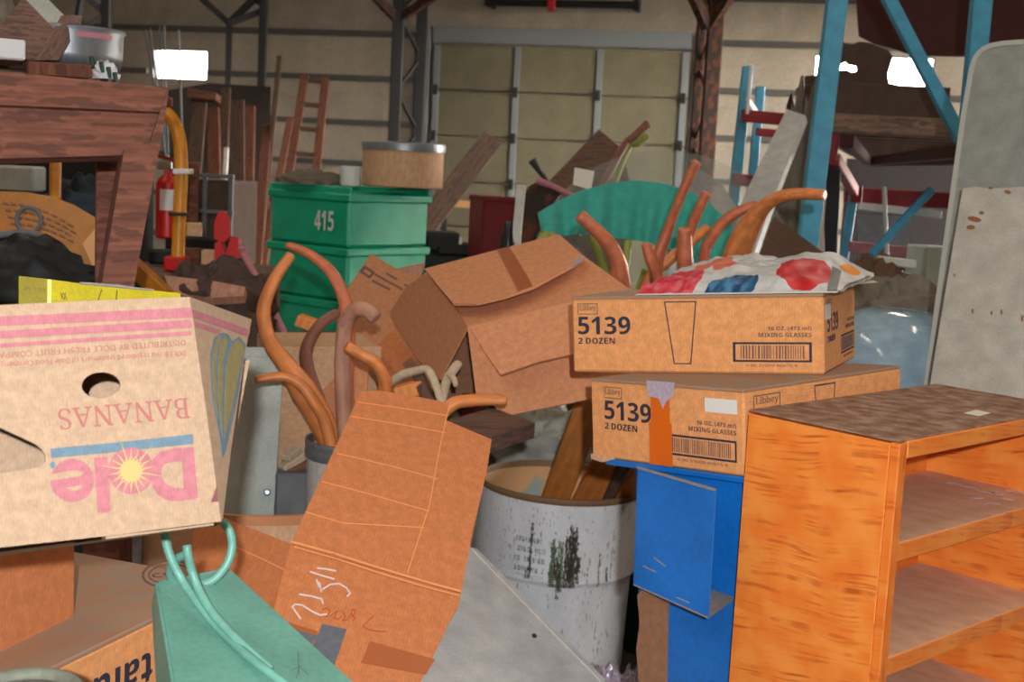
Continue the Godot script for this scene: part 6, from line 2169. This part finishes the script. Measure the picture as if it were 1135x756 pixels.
	for q in [[1080, 243, 8, 3.0, 0.2], [1076, 252, 5, 2.6, 0.0], [1088, 236, 3, 2, 0.0], [1117, 213, 4, 2.2, 0.2], [1098, 208.5, 3, 1.4, 0.0], [1078, 345, 1.2, 3.0, 0.0], [1099, 347, 1.2, 2.6, 0.1], [1110, 346, 1.2, 3.4, 0.0], [1058, 305, 1.0, 2.0, 0.0], [1133, 353, 1.4, 4.0, 0.0]]:
		plate2(rs, wb, px_poly(wb, px_ellipse(q[0], q[1], q[2], q[3], 10, q[4])), 0.0003, [], 0.0005)
	part(t, "rust_stains", rs, M.rustspot)

func build_bookcase() -> void:
	var B := Vector3(0.6262, 1.2012, -2.05)
	var u := Vector3(-0.6741, 0, -0.7386)      # toward the back
	var v := Vector3(0.7386, 0, -0.6741)       # along the open front
	var dep := 0.302
	var wid := 0.63
	var bs := Basis(v, Vector3.UP, -u)         # x along the front, z out of the front
	var t := thing("oak_bookcase", "orange oak veneered bookcase with dusty shelves", "bookcase", floor_y(B + u * dep * 0.5 + v * wid * 0.5))
	var th := 0.020
	var H := B.y
	var at := func(x, y, z): return B + v * x + Vector3.UP * (y - H) + u * z
	for x in [th * 0.5, wid - th * 0.5]:
		var sm := MB.new()
		sm.box(at.call(x, H * 0.5 - 0.003, dep * 0.5 + 0.009), bs, Vector3(th, H - 0.006, dep - 0.018), 0.0015)
		# grain runs along the depth
		part(t, "side_panel", sm, M.oak_side)
	var tp := MB.new()
	tp.box(at.call(wid * 0.5, H - 0.0125, dep * 0.5 + 0.009), bs, Vector3(wid - th * 2.0, 0.025, dep - 0.018))
	part(t, "top_board", tp, M.oak)
	var td := MB.new()
	td.box(at.call(wid * 0.5, H - 0.001, dep * 0.5 + 0.002), bs, Vector3(wid - 0.003, 0.004, dep - 0.004), 0.001)
	part(t, "dusty_top", td, M.shelftop)
	for x in [0.012, wid - 0.012]:
		var f := MB.new()
		f.box(at.call(x, H * 0.5 - 0.002, 0.009), bs, Vector3(0.024, H - 0.004, 0.018), 0.002)
		part(t, "front_stile", f, M.oak2)
	var fr := MB.new()
	fr.box(at.call(wid * 0.5, H - 0.0165, 0.009), bs, Vector3(wid - 0.048, 0.029, 0.018), 0.002)
	part(t, "front_rail", fr, M.oak)
	var bk := MB.new()
	bk.box(at.call(wid * 0.5, H * 0.5, dep - 0.004), bs, Vector3(wid - th * 2.0, H - 0.06, 0.006))
	part(t, "back_panel", bk, M.oak)
	var y := H - 0.1798
	var k := 0
	while y > 0.08:
		var sh := MB.new()
		sh.box(at.call(wid * 0.5, y - 0.0165, dep * 0.5 + 0.006), bs, Vector3(wid - th * 2.0, 0.031, dep - 0.024), 0.0015)
		var so := part(t, "shelf", sh, M.oak)
		var du := MB.new()
		du.box(at.call(wid * 0.5, y - 0.0005, dep * 0.5 + 0.004), bs, Vector3(wid - th * 2.0 - 0.001, 0.002, dep - 0.032))
		part(so, "dust_layer", du, M.shelfdust)
		y -= 0.1977
		k += 1
	var pl := MB.new()
	pl.box(at.call(wid * 0.5, 0.035, 0.03), bs, Vector3(wid - th * 2.0, 0.07, 0.02))
	part(t, "plinth", pl, M.oak)
	# paper tag on the top, chalk marks on the upper shelf
	var tg := MB.new()
	var tpl := plane_w(at.call(0, H + 0.0012, 0), at.call(1, H + 0.0012, 0), at.call(0, H + 0.0012, 1))
	plate2(tg, tpl, px_poly(tpl, [1068, 458, 1082, 454.5, 1098, 458, 1085, 461.5]), 0.0003, [], 0.0005)
	part(t, "paper_tag", tg, M.label)
	var spl := plane_w(at.call(0, H - 0.1798 + 0.0008, 0), at.call(1, H - 0.1798 + 0.0008, 0), at.call(0, H - 0.1798 + 0.0008, 1))
	for q in [[1050, 535, 1060, 535.5, 1068, 539, 1080, 540.5, 1086, 544], [1086, 544, 1094, 545, 1100, 547, 1106, 545], [1098, 545, 1104, 548, 1112, 548], [1073, 553, 1078, 552, 1089, 552], [1074, 553, 1077, 556], [1111, 552, 1123, 554], [1115, 544, 1126, 544, 1135, 547], [1091, 559, 1098, 557, 1108, 559]]:
		var ch := MB.new()
		stroke(ch, spl, q, 1.6, 0.0004)
		part(t, "chalk_mark", ch, M.chalk)
